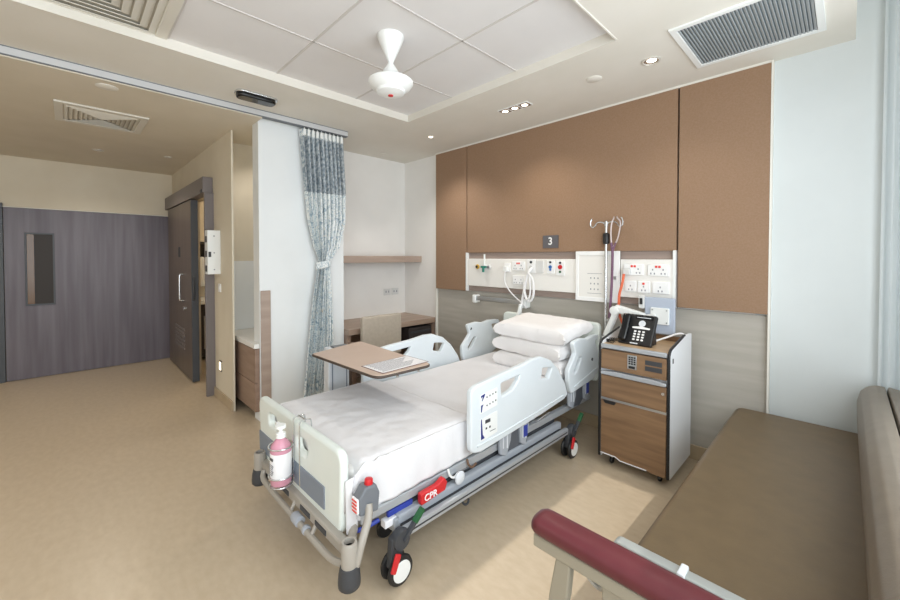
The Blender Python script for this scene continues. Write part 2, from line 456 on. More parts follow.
def callplate(x, z, w, h, label, bits):
    x *= .987
    r = thing('call_plate', label, 'wall plate', (x, YF, z), 'plates on the trunking')
    box(x-w/2, x+w/2, YF-.010, YF+.002, z-h/2, z+h/2, bev=.003).build('faceplate', 'plate', r)
    for nm, mt, dx, dz, rr in bits:
        MB().cyl((x+dx, YF-.008, z+dz), (x+dx, YF-.018, z+dz), rr, bev=.001).build(nm, mt, r)
callplate(-2.05, 1.318, .085, .125, 'white nurse call plate with dark button and plugged cord', [('button', 'dark', 0, .035, .012), ('socket', 'plateg', 0, -.012, .018)])
callplate(-1.848, 1.312, .075, .115, 'white plate with dark button above a blue knob', [('button', 'dark', 0, .042, .010), ('knob', 'bluep', 0, .0, .015), ('stem', 'bluep', 0, -.024, .009)])
callplate(-1.751, 1.305, .08, .125, 'white plate with red knob and green button', [('button', 'dark', 0, .045, .010), ('knob', 'red', 0, .008, .019), ('release', 'green', 0, -.033, .010)])
r = tag(box(-1.972, -1.90, YF-.008, YF+.002, 1.255, 1.365, bev=.003).build('blank_plate', 'plateg'), 'blank pale grey plate beside the nurse call plate', 'wall plate', 'plates on the trunking')
# plugs
for (x, z, mt, l) in ((-2.295, 1.285, 'white', 'white plug in the single outlet near the gas valves'), (-1.16, 1.29, 'plateg', 'grey plug of the orange cable in a double socket')):
    tag(box(x-.024, x+.024, YF-.05, YF-.013, z-.026, z+.026, bev=.008).build('power_plug', mt), l, 'plug')
# cords
tag(MB().tube([(-2.290, 3.0, 1.265), (-2.300, 2.99, 1.18), (-2.265, 3.0, 1.10), (-2.185, 3.0, 1.03), (-2.065, 2.995, .955), (-2.045, 2.99, .93)], .006, 8, 3).build('mains_lead', 'wcable'), 'thin white power cord running diagonally from plug to rail end', 'cord')
cc = thing('call_handset', 'white nurse call handset on a looped cord hanging over the rail', 'call handset', (-2.015, 3.0, .9))
MB().tube([(-2.015, 3.03, 1.30), (-2.020, 2.99, 1.27), (-2.045, 2.985, 1.18), (-2.065, 2.98, 1.08), (-2.085, 2.985, 1.0), (-2.095, 2.98, .92), (-2.105, 2.975, .86)], .012, 8, 3).build('cord', 'wcable', cc)
MB().tube([(-2.025, 2.985, 1.26), (-1.965, 2.98, 1.20), (-1.955, 2.98, 1.06), (-1.995, 2.98, .99), (-2.040, 2.98, 1.02), (-2.065, 2.98, 1.12), (-2.055, 2.98, 1.16)], .011, 8, 3).build('cord_loop', 'wcable', cc)
MB().tube([(-2.015, 2.985, 1.25), (-1.985, 2.965, 1.15), (-1.985, 2.965, 1.05), (-2.025, 2.965, 1.0), (-2.050, 2.965, 1.08)], .008, 8, 3).build('cord_loop', 'wcable', cc)
MB().tube([(-2.085, 2.96, .965), (-2.095, 2.955, .90), (-2.115, 2.95, .84)], .018, 10, 1).build('handset', 'white', cc)
# hand rail under the trunking
hr = thing('wall_rail', 'grey wall rail with white end brackets below the trunking', 'rail', (-2.48, YW, .93))
MB().plate([arc_poly([(3.02, .955), (3.035, .955), (3.035, .998), (3.02, .998)], .006, 3)], -2.70, -2.08, 'yz', .002).build('bar', 'steel', hr)
for x in (-2.705, -2.085): MB().box(x-.022, x+.022, 3.005, 3.09, .925, 1.01, bev=.012, seg=3).build('bracket', 'white', hr)

# ------------------------------------------------------------------ doors and entry
d = struct(box(-6.6, -6.565, -.49, 1.055, .005, 1.955).build('door_1', 'door'))
struct(box(-6.6, -6.55, -.62, -.495, 0, 2.0, bev=.004).build('trim_7', 'doorgrey'))
struct(box(-6.6, -6.555, -.62, 1.06, 1.957, 1.966).build('trim_8', 'edgew'))
vp = MB().plate([[(-.335, .84), (-.094, .84), (-.094, 1.68), (-.335, 1.68)], [(-.32, .858), (-.11, .858), (-.11, 1.662), (-.32, 1.662)]], -6.566, -6.555, 'yz', .002).build('vision_frame', 'doorgrey', d)
box(-6.567, -6.561, -.325, -.105, .85, 1.67).build('vision_pane', 'glassd', d)
box(-6.5612, -6.5600, -.318, -.262, .86, 1.66).build('painted_reflection', 'glassw', d)  # wood reflection in the glass, painted as a brown strip
# sliding door
sd = struct(box(-6.40, -5.075, .985, 1.030, .012, 2.03, bev=.003).build('door_2', 'sdoor'))
box(-5.075, -5.06, .983, 1.05, .012, 2.03, bev=.002).build('door_edge', 'doorgrey', sd)
h = MB().tube([(-5.46, .985, .89), (-5.46, .945, .89), (-5.46, .94, .92), (-5.46, .94, 1.17), (-5.46, .945, 1.20), (-5.46, .985, 1.20)], .011, 10, 2).build('pull_handle', 'chrome', sd)
MB().tube([(-5.065, 1.0, .92), (-5.03, 1.0, .94), (-5.03, 1.0, 1.16), (-5.065, 1.0, 1.18)], .009, 8, 2).build('pull_handle', 'dark', sd)
MB().cyl((-5.40, .99, .80), (-5.40, .965, .80), .022).build('lock_turn', 'chrome', sd)
lv = MB()
for k in range(6): lv.box(-5.98, -5.45, .978, .987, .30+k*.045, .30+k*.045+.03, bev=.004)
lv.build('louvre', 'frame', sd)
box(-5.74, -5.65, .980, .986, 1.40, 1.52, bev=.002).build('door_sign', 'dark', sd)
hd = thing('door_track_header', 'taupe sliding door header box above the open doorway', 'door header', (-5.5, 1.0, 2.05))
box(-6.56, -4.49, .975, 1.064, 2.04, 2.20, bev=.004).build('cover', 'frame', hd)
box(-4.58, -4.51, .968, .976, 2.045, 2.075, bev=.002).build('end_stop', 'dark', hd)
struct(box(-4.50, -4.466, .985, 1.15, 0, 2.04, bev=.003).build('trim_9', 'frame'))
# glimpsed bathroom
vb = thing('vanity', 'dark vanity with a white counter glimpsed through the open sliding door', 'vanity', (-6.3, 1.4, 0))
box(-6.597, -6.1, 1.16, 2.0, .05, .76).build('cabinet', 'deskd', vb)
box(-6.597, -6.06, 1.15, 2.02, .76, .82, bev=.01).build('counter', 'white', vb)
for yy in (1.32, 1.38): box(-6.1, -6.085, yy, yy+.012, .15, .6).build('bar_handle', 'steel', vb)
mr = thing('wall_mirror', 'black framed wall unit above the bathroom counter', 'mirror', (-6.58, 1.4, .95))
box(-6.597, -6.55, 1.2, 1.95, .98, 1.62, bev=.004).build('frame', 'black', mr)
box(-6.552, -6.546, 1.23, 1.92, 1.01, 1.59).build('glass', 'blackg', mr)
tag(MB().lathe([(0, 0), (.055, .004), (.062, .03), (.058, .26), (.05, .38), (.03, .42), (0, .425)], (-6.46, 1.375, .98), 20).build('soap_dispenser', 'white'), 'rounded cream dispenser above the counter inside the doorway', 'dispenser')
# glove dispenser
gd = thing('mounted_glove_dispenser', 'white wall-mounted glove dispenser box beside the sliding door', 'dispenser', (-4.29, 1.0, 1.25))
box(-4.335, -4.24, .955, 1.065, 1.235, 1.655, bev=.004).build('case', 'white', gd)
for z in (1.29, 1.43, 1.57): box(-4.315, -4.26, .952, .957, z-.03, z+.03, bev=.002).build('slot', 'dark', gd)
box(-4.243, -4.236, .962, .985, 1.40, 1.45, bev=.002).build('latch', 'black', gd)
for z in (1.28, 1.44, 1.60): MB().cyl((-4.241, 1.01, z), (-4.237, 1.01, z), .006).build('screw', 'ink', gd)
sw = thing('light_switch', 'small white light switch below the glove dispenser', 'switch', (-4.27, 1.065, 1.06))
box(-4.31, -4.235, 1.057, 1.066, 1.06, 1.14, bev=.003).build('plate', 'plate', sw)
box(-4.285, -4.26, 1.053, 1.058, 1.08, 1.12, bev=.002).build('rocker', 'white', sw)
nl = thing('night_light', 'small lit step light low on the entry wall', 'night light', (-4.27, 1.065, .29))
box(-4.305, -4.235, 1.058, 1.066, .285, .39, bev=.003).build('bezel', 'dark', nl)
box(-4.295, -4.245, 1.055, 1.059, .30, .375).build('lens', 'night', nl)
# niche cabinet
XN = -3.605
nc = thing('niche_cabinet', 'brown wood niche cabinet with white counter beside the partition', 'cabinet', (-3.8, 1.3, 0))
box(-4.28, XN, 1.165, 1.62, .09, .625).build('body', 'cabw', nc)
box(-4.28, -3.47, 1.135, 1.155, .09, .625).build('filler', 'cabw', nc)
box(-4.28, -3.47, 1.120, 1.137, .335, .618, bev=.002).build('door', 'cabw', nc)
box(-4.28, -3.47, 1.120, 1.137, .09, .328, bev=.002).build('drawer', 'cabw', nc)
MB().box(-4.28, XN, 1.155, 1.62, .628, .668).box(-4.28, -3.464, 1.112, 1.155, .628, .668, bev=.003).build('countertop', 'trunk', nc)
t = MB()
t.cyl((-3.66, 1.22, 0), (-3.66, 1.22, .09), .015)
t.build('foot', 'black', nc)
tag(box(-4.29, -4.276, 1.142, 1.60, .67, 1.36, bev=.002).build('splash_panel', 'wallcool'), 'white splashback panel above the niche cabinet', 'panel')

# ------------------------------------------------------------------ desk nook
dk = thing('desk', 'built-in brown wood desk under the wall shelf', 'desk', (-3.68, 2.5, 0))
box(-3.972, -3.375, 1.945, 3.098, .635, .69, bev=.003).build('desktop', 'deskw', dk)
box(-3.965, -3.40, 3.06, 3.098, 0, .635).build('side_panel', 'cabw', dk)
box(-3.965, -3.40, 1.945, 1.98, 0, .635).build('side_panel', 'cabw', dk)
box(-3.965, -3.42, 2.72, 3.06, .36, .60, bev=.003).build('drawer', 'deskd', dk)
box(-3.42, -3.41, 2.74, 3.04, .54, .56).build('drawer_lip', 'dark', dk)
box(-3.965, -3.94, 1.98, 3.06, .0, .635).build('back_panel', 'cabw', dk)
tag(box(-3.974, -3.64, 1.945, 3.099, 1.337, 1.412, bev=.003).build('wall_shelf', 'shelfw'), 'long brown wood shelf across the nook above the desk', 'shelf')
for y, l in ((2.82, 'white double socket on the nook wall above desk'), (2.94, 'white switch plate beside the nook double socket')):
    r = thing('nook_outlet', l, 'socket', (-3.975, y, .94), 'outlets above the desk')
    box(-3.976, -3.966, y-.05, y+.05, .93, 1.01, bev=.003).build('faceplate', 'plateg', r)
    for dy in (-.02, .02): box(-3.967, -3.964, y+dy-.006, y+dy+.006, .96, .985).build('pin_hole', 'ink', r)
ch = thing('desk_chair', 'beige upholstered chair tucked at the desk', 'chair', (-3.05, 2.25, 0))
def back(u, v):
    a = u*2*pi
    y = 2.25 + .235*max(-1, min(1, 1.25*cos(a)))
    th = .03*max(-1, min(1, 1.6*sin(a)))
    z = .42 + .40*v
    return (-3.27 + th + (.05*(1-v)), y, z)
bk = MB().plate([arc_poly([(2.02, .40), (2.49, .40), (2.49, .818), (2.02, .818)], .03, 5)], -3.30, -3.245, 'yz', .018, 4)
bk.build('backrest', 'chairu', ch)
MB().plate([arc_poly([(2.03, -3.74), (2.48, -3.74), (2.48, -3.27), (2.03, -3.27)], .04, 5)], .40, .47, M(((0, 1, 0, 0), (1, 0, 0, 0), (0, 0, 1, 0), (0, 0, 0, 1))), .02, 4).build('seat', 'chairu', ch)
for x, y in ((-3.29, 2.06), (-3.29, 2.44), (-3.70, 2.06), (-3.70, 2.44)): MB().cyl((x, y, 0), (x, y, .41), .014, .02).build('leg', 'brownpost', ch)

# ------------------------------------------------------------------ bed curtain and track
tk = thing('curtain_track', 'white ceiling curtain track running over the bed curtain', 'curtain track', (-3.37, 0, 2.55))
box(-3.395, -3.345, -2.85, 1.93, 2.548, 2.595, bev=.002).build('rail', 'trackgrey', tk)
t = MB(); t.box(-3.3445, -3.342, -2.85, 1.93, 2.588, 2.594); t.box(-3.397, -3.345, -2.85, 1.93, 2.543, 2.548); t.build('rail_lip', 'midg', tk)
cu = thing('bed_curtain', 'blue leaf-patterned bed curtain tied back against the partition', 'curtain', (-3.37, 1.7, .1))
PR = [(2.53, 1.485, 1.905), (2.30, 1.50, 1.912), (2.02, 1.520, 1.925), (1.73, 1.546, 1.918), (1.49, 1.60, 1.856), (1.40, 1.635, 1.79), (1.345, 1.645, 1.757), (1.29, 1.632, 1.76), (1.03, 1.583, 1.776), (.62, 1.538, 1.79), (.14, 1.500, 1.725)]
def span(z):
    for (za, a0, a1), (zb, b0, b1) in zip(PR, PR[1:]):
        if zb <= z <= za:
            f = (za-z)/(za-zb); return a0+(b0-a0)*f, a1+(b1-a1)*f
    return PR[-1][1:]
NP = 10
def cl(z0, z1):
    def fn(u, v):
        z = z0+(z1-z0)*v
        a, c2 = span(z)
        wd = (c2-a)/.42
        pl = 2*abs(sin(pi*NP*u + .5*sin(3*u+z*1.3)))**.85-1
        amp = .034*min(1, .5+.5*wd)
        k = .5*sin(7*u+2*z)*.006
        return (-3.395 + amp*pl + .006*sin(40*u+z*3), a+(c2-a)*u + k + .006*cos(2*pi*NP*u), z)
    return fn
MB().grid(cl(1.985, 1.36), 150, 60).grid(cl(1.325, .14), 150, 70).build('fabric', 'curtain', cu)
MB().grid(cl(2.47, 1.985), 150, 30).build('net_header', 'mesh', cu)
MB().grid(cl(2.53, 2.47), 150, 4).build('heading_tape', 'curtain', cu)
def tie(u, v):
    a = 2*pi*u
    return (-3.395+.045*cos(a), 1.70+.068*sin(a), 1.30+.065*v+.012*sin(a))
MB().grid(tie, 32, 4).build('tieback', 'curtain', cu, solid=.006)
hk = MB()
for k in range(NP):
    y = 1.50+.40*(k+.3)/NP
    hk.tube([(-3.37, y, 2.50), (-3.36, y, 2.53), (-3.37, y, 2.552)], .004, 6)
    hk.box(-3.378, -3.355, y-.012, y+.012, 2.475, 2.53, bev=.003)
hk.build('hook', 'white', cu)

# ------------------------------------------------------------------ ceiling fittings
fan = thing('ceiling_fan', 'white ceiling fan hub with cone canopy and no blades', 'ceiling fan', (-1.83, 1.33, ZT))
FX, FY = -1.825, 1.325
MB().lathe([(.074, 0), (.074, -.012), (.05, -.07), (.02, -.135), (.014, -.15)], (FX, FY, ZT), 32).build('canopy', 'white', fan)
MB().cyl((FX, FY, ZT-.14), (FX, FY, ZT-.165), .012).build('rod', 'white', fan)
MB().lathe([(.014, -.150), (.022, -.165), (.045, -.20), (.058, -.225), (.066, -.236), (.112, -.245), (.126, -.256), (.127, -.264), (.112, -.287), (.082, -.305), (.078, -.318), (.05, -.328), (0, -.332)], (FX, FY, ZT), 40).build('motor_housing', 'white', fan)
MB().cyl((FX, FY, ZT-.33), (FX, FY, ZT-.336), .014).build('badge', 'red', fan)

def diffuser(cx, cy, z, s, label, rings=6, mat='diff'):
    r = thing('air_diffuser', label, 'air vent', (cx, cy, z), 'square four-way air diffusers')
    h = s/2; rim = s*.09
    MB().plate([[(cx-h, cy-h), (cx+h, cy-h), (cx+h, cy+h), (cx-h, cy+h)], [(cx-h+rim, cy-h+rim), (cx+h-rim, cy-h+rim), (cx+h-rim, cy+h-rim), (cx-h+rim, cy+h-rim)]], z-.014, z+.0, 'xy', .004).build('frame', mat, r)
    box(cx-h+rim, cx+h-rim, cy-h+rim, cy+h-rim, z-.0015, z+.001).build('throat', 'diffd', r)
    for k in range(rings):
        a = (h-rim)*(1-k/rings); w = (h-rim)/rings*.85
        # each louvre ring is a square cone
        b = bmesh.new()
        o = [b.verts.new((cx+sx*a, cy+sy*a, z-.002)) for sx, sy in ((-1, -1), (1, -1), (1, 1), (-1, 1))]
        i = [b.verts.new((cx+sx*(a-w), cy+sy*(a-w), z-.016)) for sx, sy in ((-1, -1), (1, -1), (1, 1), (-1, 1))]
        for q in range(4): b.faces.new((o[q], o[(q+1) % 4], i[(q+1) % 4], i[q]))
        m2 = MB(); m2.merge(b); m2.build('louvre', mat, r, smooth=False, solid=.003)
diffuser(-2.478, .125, ZT, .60, 'large white square air diffuser in the raised ceiling bay')
diffuser(-4.28, .225, ZE, .55, 'cream square air diffuser in the entry ceiling', 8)
gr = thing('return_air_grille', 'rectangular return air grille with fine grey blades and white frame', 'air vent', (-.38, 2.5, ZC))
GX0, GX1, GY0, GY1 = -.640, -.120, 2.30, 2.81
MB().plate([[(GX0-.032, GY0-.032), (GX1+.032, GY0-.032), (GX1+.032, GY1+.03), (GX0-.032, GY1+.03)], [(GX0, GY0), (GX1, GY0), (GX1, GY1), (GX0, GY1)]], ZC-.012, ZC+.0, 'xy', .003).build('frame', 'white', gr)
box(GX0, GX1, GY0, GY1, ZC-.0012, ZC+.002).build('back_plate', 'grillback', gr)
for k in range(34):
    x = GX0+(k+.5)*(GX1-GX0)/34
    MB().box(-.0055, .0055, GY0, GY1, -.001, .001, mat=M.Translation((x, 0, ZC-.006)) @ M.Rotation(R(30), 4, 'Y')).build('blade', 'grillblade', gr)

def downlight(x, y, z, label, r=.045, on=True):
    d = thing('downlight', label, 'downlight', (x, y, z), 'recessed downlights')
    MB().lathe([(r, 0), (r, -.004), (r*.8, -.006), (r*.74, -.002), (r*.74, 0)], (x, y, z), 28).build('rim', 'rim', d)
    MB().lathe([(r*.74, -.001), (r*.5, -.0005), (0, -.0005)], (x, y, z), 24).build('reflector', 'rosy', d)
    MB().lathe([(0, -.004), (r*.45, -.003), (r*.5, -.0008), (0, -.0006)], (x+r*.1, y-r*.1, z), 20).build('lamp', 'lampon' if on else 'rosy', d)
downlight(-.85, 2.554, ZC, 'round lit downlight beside the return air grille', .055)
downlight(-2.913, 2.60, ZC, 'round downlight in the ceiling close to the narrow brown panel', .045)
downlight(-5.584, .257, ZE, 'small unlit downlight in the entry ceiling beyond the air diffuser', .05, False)
td = thing('triple_downlight', 'triple square downlight with three lit lamps above the bed', 'downlight', (-1.87, 2.57, ZC))
box(-2.015, -1.73, 2.525, 2.615, ZC-.005, ZC+.001, bev=.002).build('tray', 'white', td)
for k in range(3):
    x = -1.968+k*.095
    box(x-.04, x+.04, 2.532, 2.608, ZC-.0065, ZC-.004, bev=.001).build('cell', 'rosy', td)
    MB().lathe([(0, -.012), (.018, -.010), (.026, -.006), (0, -.006)], (x, 2.57, ZC), 20).build('lamp', 'lampon', td)
for x, y, z, r, l in ((-1.202, 2.538, ZC, .05, 'flat round white ceiling cover plate above the locker'), (-3.478, .21, ZE, .06, 'flat round cover plate in the entry ceiling near the curtain track'),
                      (-3.781, 2.633, ZC, .04, 'small flat ceiling plate inside the desk nook'), (-5.42, .84, ZE, .04, 'tiny sprinkler plate in the entry ceiling near the sliding door')):
    tag(MB().lathe([(0, -.008), (r*.8, -.008), (r, -.003), (r, .001)], (x, y, z), 28).build('ceiling_plate', 'ceil'), l, 'ceiling plate', 'small ceiling cover plates')
sn = thing('ceiling_sensor', 'black pill-shaped sensor under the ceiling beside the curtain track', 'sensor', (-3.08, 1.02, ZC))
pill = arc_poly([(-3.145, .875), (-3.015, .875), (-3.015, 1.165), (-3.145, 1.165)], .06, 8)
MB().plate([pill], ZC-.014, ZC+.001, 'xy', .004).build('rim', 'chrome', sn)
MB().plate([arc_poly([(-3.135, .885), (-3.025, .885), (-3.025, 1.155), (-3.135, 1.155)], .054, 8)], ZC-.042, ZC-.010, 'xy', .014, 4).build('lens', 'blackg', sn)

# ------------------------------------------------------------------ the bed
bed = thing('hospital_bed', 'electric hospital bed with pale plastic siderails standing against the headwall', 'bed', (-1.885, 1.9, 0))
CXB = -1.885
# chassis
t = MB()
for sx in (-1, 1):
    x = CXB+sx*.535
    t.box(x-.015, x+.015, 1.02, 2.47, .1675, .2125, bev=.008)
    box(x-sx*.05-.02, x-sx*.05+.02, 1.04, 2.45, .205, .248, bev=.008).build('inner_rail', 'bedgrey', bed)
    box(x-sx*.082-.010, x-sx*.082+.010, 1.06, 2.43, .215, .262, bev=.004).build('cable_duct', 'dark', bed)
for y in (1.05, 2.42): t.box(CXB-.5, CXB+.5, y-.03, y+.03, .175, .235, bev=.006)
t.build('base_frame', 'bedmetal', bed)
for sx in (-1, 1):
    t = MB(); x = CXB+sx*.535
    t.box(x+sx*.014-.002, x+sx*.014+.002, 1.04, 2.45, .186, .194)
    t.build('dark_strip', 'dark', bed)
    box(x-sx*.028-.008, x-sx*.028+.008, 1.05, 2.43, .185, .205).build('dark_strip', 'dark', bed)  # dark filler standing in for the shaded gap between the rails
t = MB()
t.box(CXB-.42, CXB+.42, 1.30, 2.25, .215, .27, bev=.01)
t.box(CXB-.3, CXB+.3, 1.5, 1.85, .15, .22, bev=.02)
t.build('base_cover', 'dark', bed)
for y0, y1 in ((1.25, 1.55), (2.3, 2.0)):
    t = MB()
    for sx in (-1, 1): t.tube([(CXB+sx*.36, y0, .22), (CXB+sx*.36, y1, .34)], .022, 10)
    t.cyl((CXB-.4, y1, .34), (CXB+.4, y1, .34), .018); t.build('lift_arm', 'dark', bed)
# long bright actuator bar seen under the near siderail
for sx in (-1, 1):
    t = MB(); x = CXB+sx*.47
    t.tube([(x, 1.45, .262), (x, 1.48, .275), (x, 1.82, .285), (x, 1.85, .275)], .009, 8, 1); t.tube([(x, 1.95, .29), (x, 2.35, .33)], .009, 8)
    t.build('release_bar', 'chrome', bed)
# upper frame
t = MB()
for sx in (-1, 1):
    x = CXB+sx*.455
    t.box(x-.005, x+.030, .86, 2.93, .280, .322, bev=.006)
for y in (.88, 1.5, 2.2, 2.9): t.box(CXB-.44, CXB+.44, y-.02, y+.02, .31, .355, bev=.005)
t.build('upper_frame', 'bedmetal', bed)
box(CXB-.44, CXB+.44, .87, 2.92, .36, .378, bev=.006).build('platform', 'bedgrey', bed)
for sx in (-1, 1):
    t = MB(); x = CXB+sx*.47
    t.box(x-.008, x+.010, 1.0, 1.14, .245, .272, bev=.004)
    t.build('blue_trim', 'blue', bed)
t = MB()
t.tube([(CXB+.40, .835, .285), (CXB+.44, .83, .265), (CXB+.478, .85, .258), (CXB+.478, .95, .26)], .010, 8, 1)
t.build('blue_trim', 'blue', bed)
t = MB()
t.box(CXB+.45, CXB+.486, .98, 1.12, .205, .238, bev=.004)
t.build('frame_sticker', 'label', bed)
box(CXB+.38, CXB+.470, 1.08, 1.36, .195, .262, bev=.01).build('motor_cover', 'dark', bed)
# drain-bag hooks and clips below the sheet
for y in (1.50, 1.36):
    MB().tube([(CXB+.49, y, .33), (CXB+.50, y, .30), (CXB+.50, y+.03, .275), (CXB+.50, y+.06, .29)], .006, 6, 2).build('drainage_hook', 'brownpost' if y > 1.4 else 'white', bed)
MB().lathe([(0, 0), (.03, .002), (.034, .012), (.02, .02), (0, .02)], (CXB+.505, 1.42, .272), 18, M.Rotation(pi/2, 4, 'Y')).build('dial', 'column', bed)
# mattress
mt = MB(); mt.plate([arc_poly([(CXB-.445, .835), (CXB+.445, .835), (CXB+.445, 2.915), (CXB-.445, 2.915)], .06, 6)], .38, .505, 'xy', .035, 5)
mt.build('mattress', 'mattress', bed)
# siderails
MAIN = [(1.484, .375), (1.484, .705), (1.535, .722), (1.734, .742), (1.926, .752), (2.06, .768), (2.15, .765), (2.263, .722), (2.36, .645), (2.45, .53), (2.490, .440), (2.44, .418), (2.146, .392), (1.736, .368), (1.564, .358)]
MAINR = [.05, .05, .03, .1, .1, .05, .06, .08, .1, .1, .02, .04, .1, .1, .04]
W1 = arc_poly([(1.735, .688), (1.917, .698), (1.900, .668), (1.842, .625), (1.742, .612)], [.012, .004, .02, .02, .012], 4)
W2 = arc_poly([(2.165, .690), (2.285, .672), (2.234, .605), (2.149, .628)], .012, 4)
HEAD = [(2.535, .430), (2.500, .520), (2.497, .600), (2.600, .705), (2.560, .792), (2.690, .803), (2.78, .786), (2.87, .800), (3.03, .790), (3.04, .54), (2.88, .46)]
HEADR = [.03, .05, .05, .02, .025, .03, .02, .02, .03, .05, .05]
HW1 = arc_poly([(2.655, .672), (2.690, .662), (2.618, .575), (2.578, .560), (2.575, .585)], .008, 4)
HW2 = arc_poly([(2.905, .755), (3.005, .755), (3.005, .670), (2.955, .670)], .012, 4)
def rails(sx):
    x = CXB+sx*.515
    a, b2 = x-.018, x+.018
    rl = MB().plate([arc_poly(MAIN, MAINR, 4), W1, W2], a, b2, 'yz', .009, 3).build('siderail', 'rail', bed)
    hl = MB().plate([arc_poly(HEAD, HEADR, 4), HW1, HW2], a, b2, 'yz', .009, 3).build('head_siderail', 'rail', bed)
    ox = x+sx*.018
    # moulded ridge along the lower edge, outer face
    MB().tube([(ox, 1.53, .40), (ox, 1.74, .405), (ox, 2.15, .428), (ox, 2.42, .45)], .006, 8).build('moulded_ridge', 'rail', rl)
    MB().tube([(ox, 2.57, .47), (ox, 2.97, .545)], .006, 8).build('moulded_ridge', 'rail', hl)
    return rl, hl
rln, hln = rails(1); rlf, hlf = rails(-1)
ox = CXB+.515+.018
# control panels on the near siderail
def panel(y0, y1, z0, z1, nm):
    p = MB().plate([arc_poly([(y0, z0), (y1, z0+.012), (y1, z1+.012), (y0, z1)], .006, 3)], ox-.002, ox+.002, 'yz', .001).build(nm, 'white', rln)
    return p
panel(1.555, 1.70, .565, .665, 'upper_control_panel'); panel(1.555, 1.70, .415, .535, 'lower_control_panel')
t = MB(); q = .002
def tri(pts): t.plate([pts], ox+.001, ox+.003, 'yz', .0002)
tri([(1.560, .650), (1.592, .660), (1.592, .668), (1.560, .662)]); tri([(1.575, .655), (1.592, .66), (1.572, .632), (1.566, .632)])
tri([(1.560, .575), (1.566, .572), (1.572, .600), (1.580, .612), (1.560, .610)])
tri([(1.560, .425), (1.590, .428), (1.575, .45), (1.566, .535), (1.560, .535)])
t.build('navy_marking', 'navy', rln)
t = MB()
for k in range(4):
    for j in range(2): t.box(ox+.001, ox+.003, 1.605+k*.025, 1.613+k*.025, .595+j*.045+k*.003, .603+j*.045+k*.003)
t.box(ox+.001, ox+.003, 1.595, 1.637, .503, .522)
for k in range(2): t.box(ox+.001, ox+.003, 1.598+k*.03, 1.610+k*.03, .470, .481)
for k in range(5): t.box(ox+.001, ox+.003, 1.635+k*.01, 1.641+k*.01, .448, .452)
t.build('button_mark', 'dark', rln)
t = MB(); t.plate([arc_poly([(2.84, .615), (2.862, .605), (2.868, .625), (2.85, .632)], .003, 2)], ox-.001, ox+.003, 'yz', .0005); t.build('angle_gauge', 'dark', hln)
# far rail angle mark on its inner face
ix = CXB-.515+.018
t = MB(); t.plate([arc_poly([(2.60, .735), (2.625, .745), (2.615, .765)], .003, 2)], ix-.001, ix+.003, 'yz', .0005); t.build('angle_gauge', 'dark', hlf)
# rail brackets with blue stripes
for sx in (-1, 1):
    xo = CXB+sx*.515
    for (ya, yb, zt, zb) in ((1.74, 2.06, .375, .235), (2.53, 2.88, .45, .30)):
        pw = MB().plate([arc_poly([(ya+.01, zt), (yb, zt+.02), (yb-.03, zb+.07), ((ya+yb)/2+.03, zb-.01), (ya+.10, zb)], .015, 3)], xo-.028 if sx > 0 else xo+.020, xo-.020 if sx > 0 else xo+.028, 'yz', .003)
        pw.build('bracket_plate', 'bracketgrey', bed)
        for y0, wd in ((ya+.01, .12), (yb-.11, .10)):
            br = MB().plate([arc_poly([(y0, zt), (y0+wd, zt+.02), (y0+wd*.9, zb+.08), (y0+wd*.55, zb), (y0+.01, zb+.03)], .012, 3)], xo-.024, xo-.004, 'yz', .006) if sx > 0 else MB().plate([arc_poly([(y0, zt), (y0+wd, zt+.02), (y0+wd*.9, zb+.08), (y0+wd*.55, zb), (y0+.01, zb+.03)], .012, 3)], xo+.004, xo+.024, 'yz', .006)
            bo = br.build('rail_bracket', 'bedgrey', bed)
            xs = xo-.0045 if sx > 0 else xo+.0015
            st = MB()
            st.box(xs, xs+.003, y0+wd*.55, y0+wd*.63, zb+.05, zt); st.box(xs, xs+.003, y0+wd*.25, y0+wd*.31, zb+.06, zt)
            st.build('white_edge', 'column', bo)
        lb = MB(); xs = xo-.003 if sx > 0 else xo+.003
        lb.box(xs-.002, xs+.002, yb-.075, yb-.035, zb+.06, zt-.01)
        lb.build('bracket_label', 'bluep' if False else 'blue', bed)
        MB().tube([(xo-sx*.03, ya+.05, zb+.03), (xo-sx*.06, (ya+yb)/2, zb+.05), (xo-sx*.03, yb-.05, zb+.06)], .016, 8, 1).build('rail_pivot', 'midg', bed)
# end boards
fbh = [arc_poly([(-2.225, .475), (-2.105, .475), (-2.105, .540), (-2.225, .540)], .028, 6), arc_poly([(-1.865, .468), (-1.745, .468), (-1.745, .535), (-1.865, .535)], .028, 6)]
FB = arc_poly([(-2.345, .235), (-1.44, .245), (-1.425, .60), (-2.385, .60)], [.05, .05, .06, .06], 7)
fb = MB().plate([FB] + fbh, -.825, -.785, 'xz', .016, 4).build('footboard', 'board', bed)
MB().plate([arc_poly([(-2.352, .298), (-1.57, .305), (-1.57, .405), (-2.360, .405)], .004, 2)], -.79, -.780, 'xz', .001).build('slate_insert', 'insert', fb)
HB = arc_poly([(-2.31, .42), (-1.36, .42), (-1.335, .885), (-2.28, .885)], [.03, .03, .05, .05], 7)
hdb = MB().plate([HB], -2.995, -2.955, 'xz', .014, 4).build('headboard', 'board', bed)
for z in (.52, .62): MB().tube([(-1.40, 2.952, z), (-1.36, 2.952, z)], .004, 6).build('moulded_line', 'board', hdb)
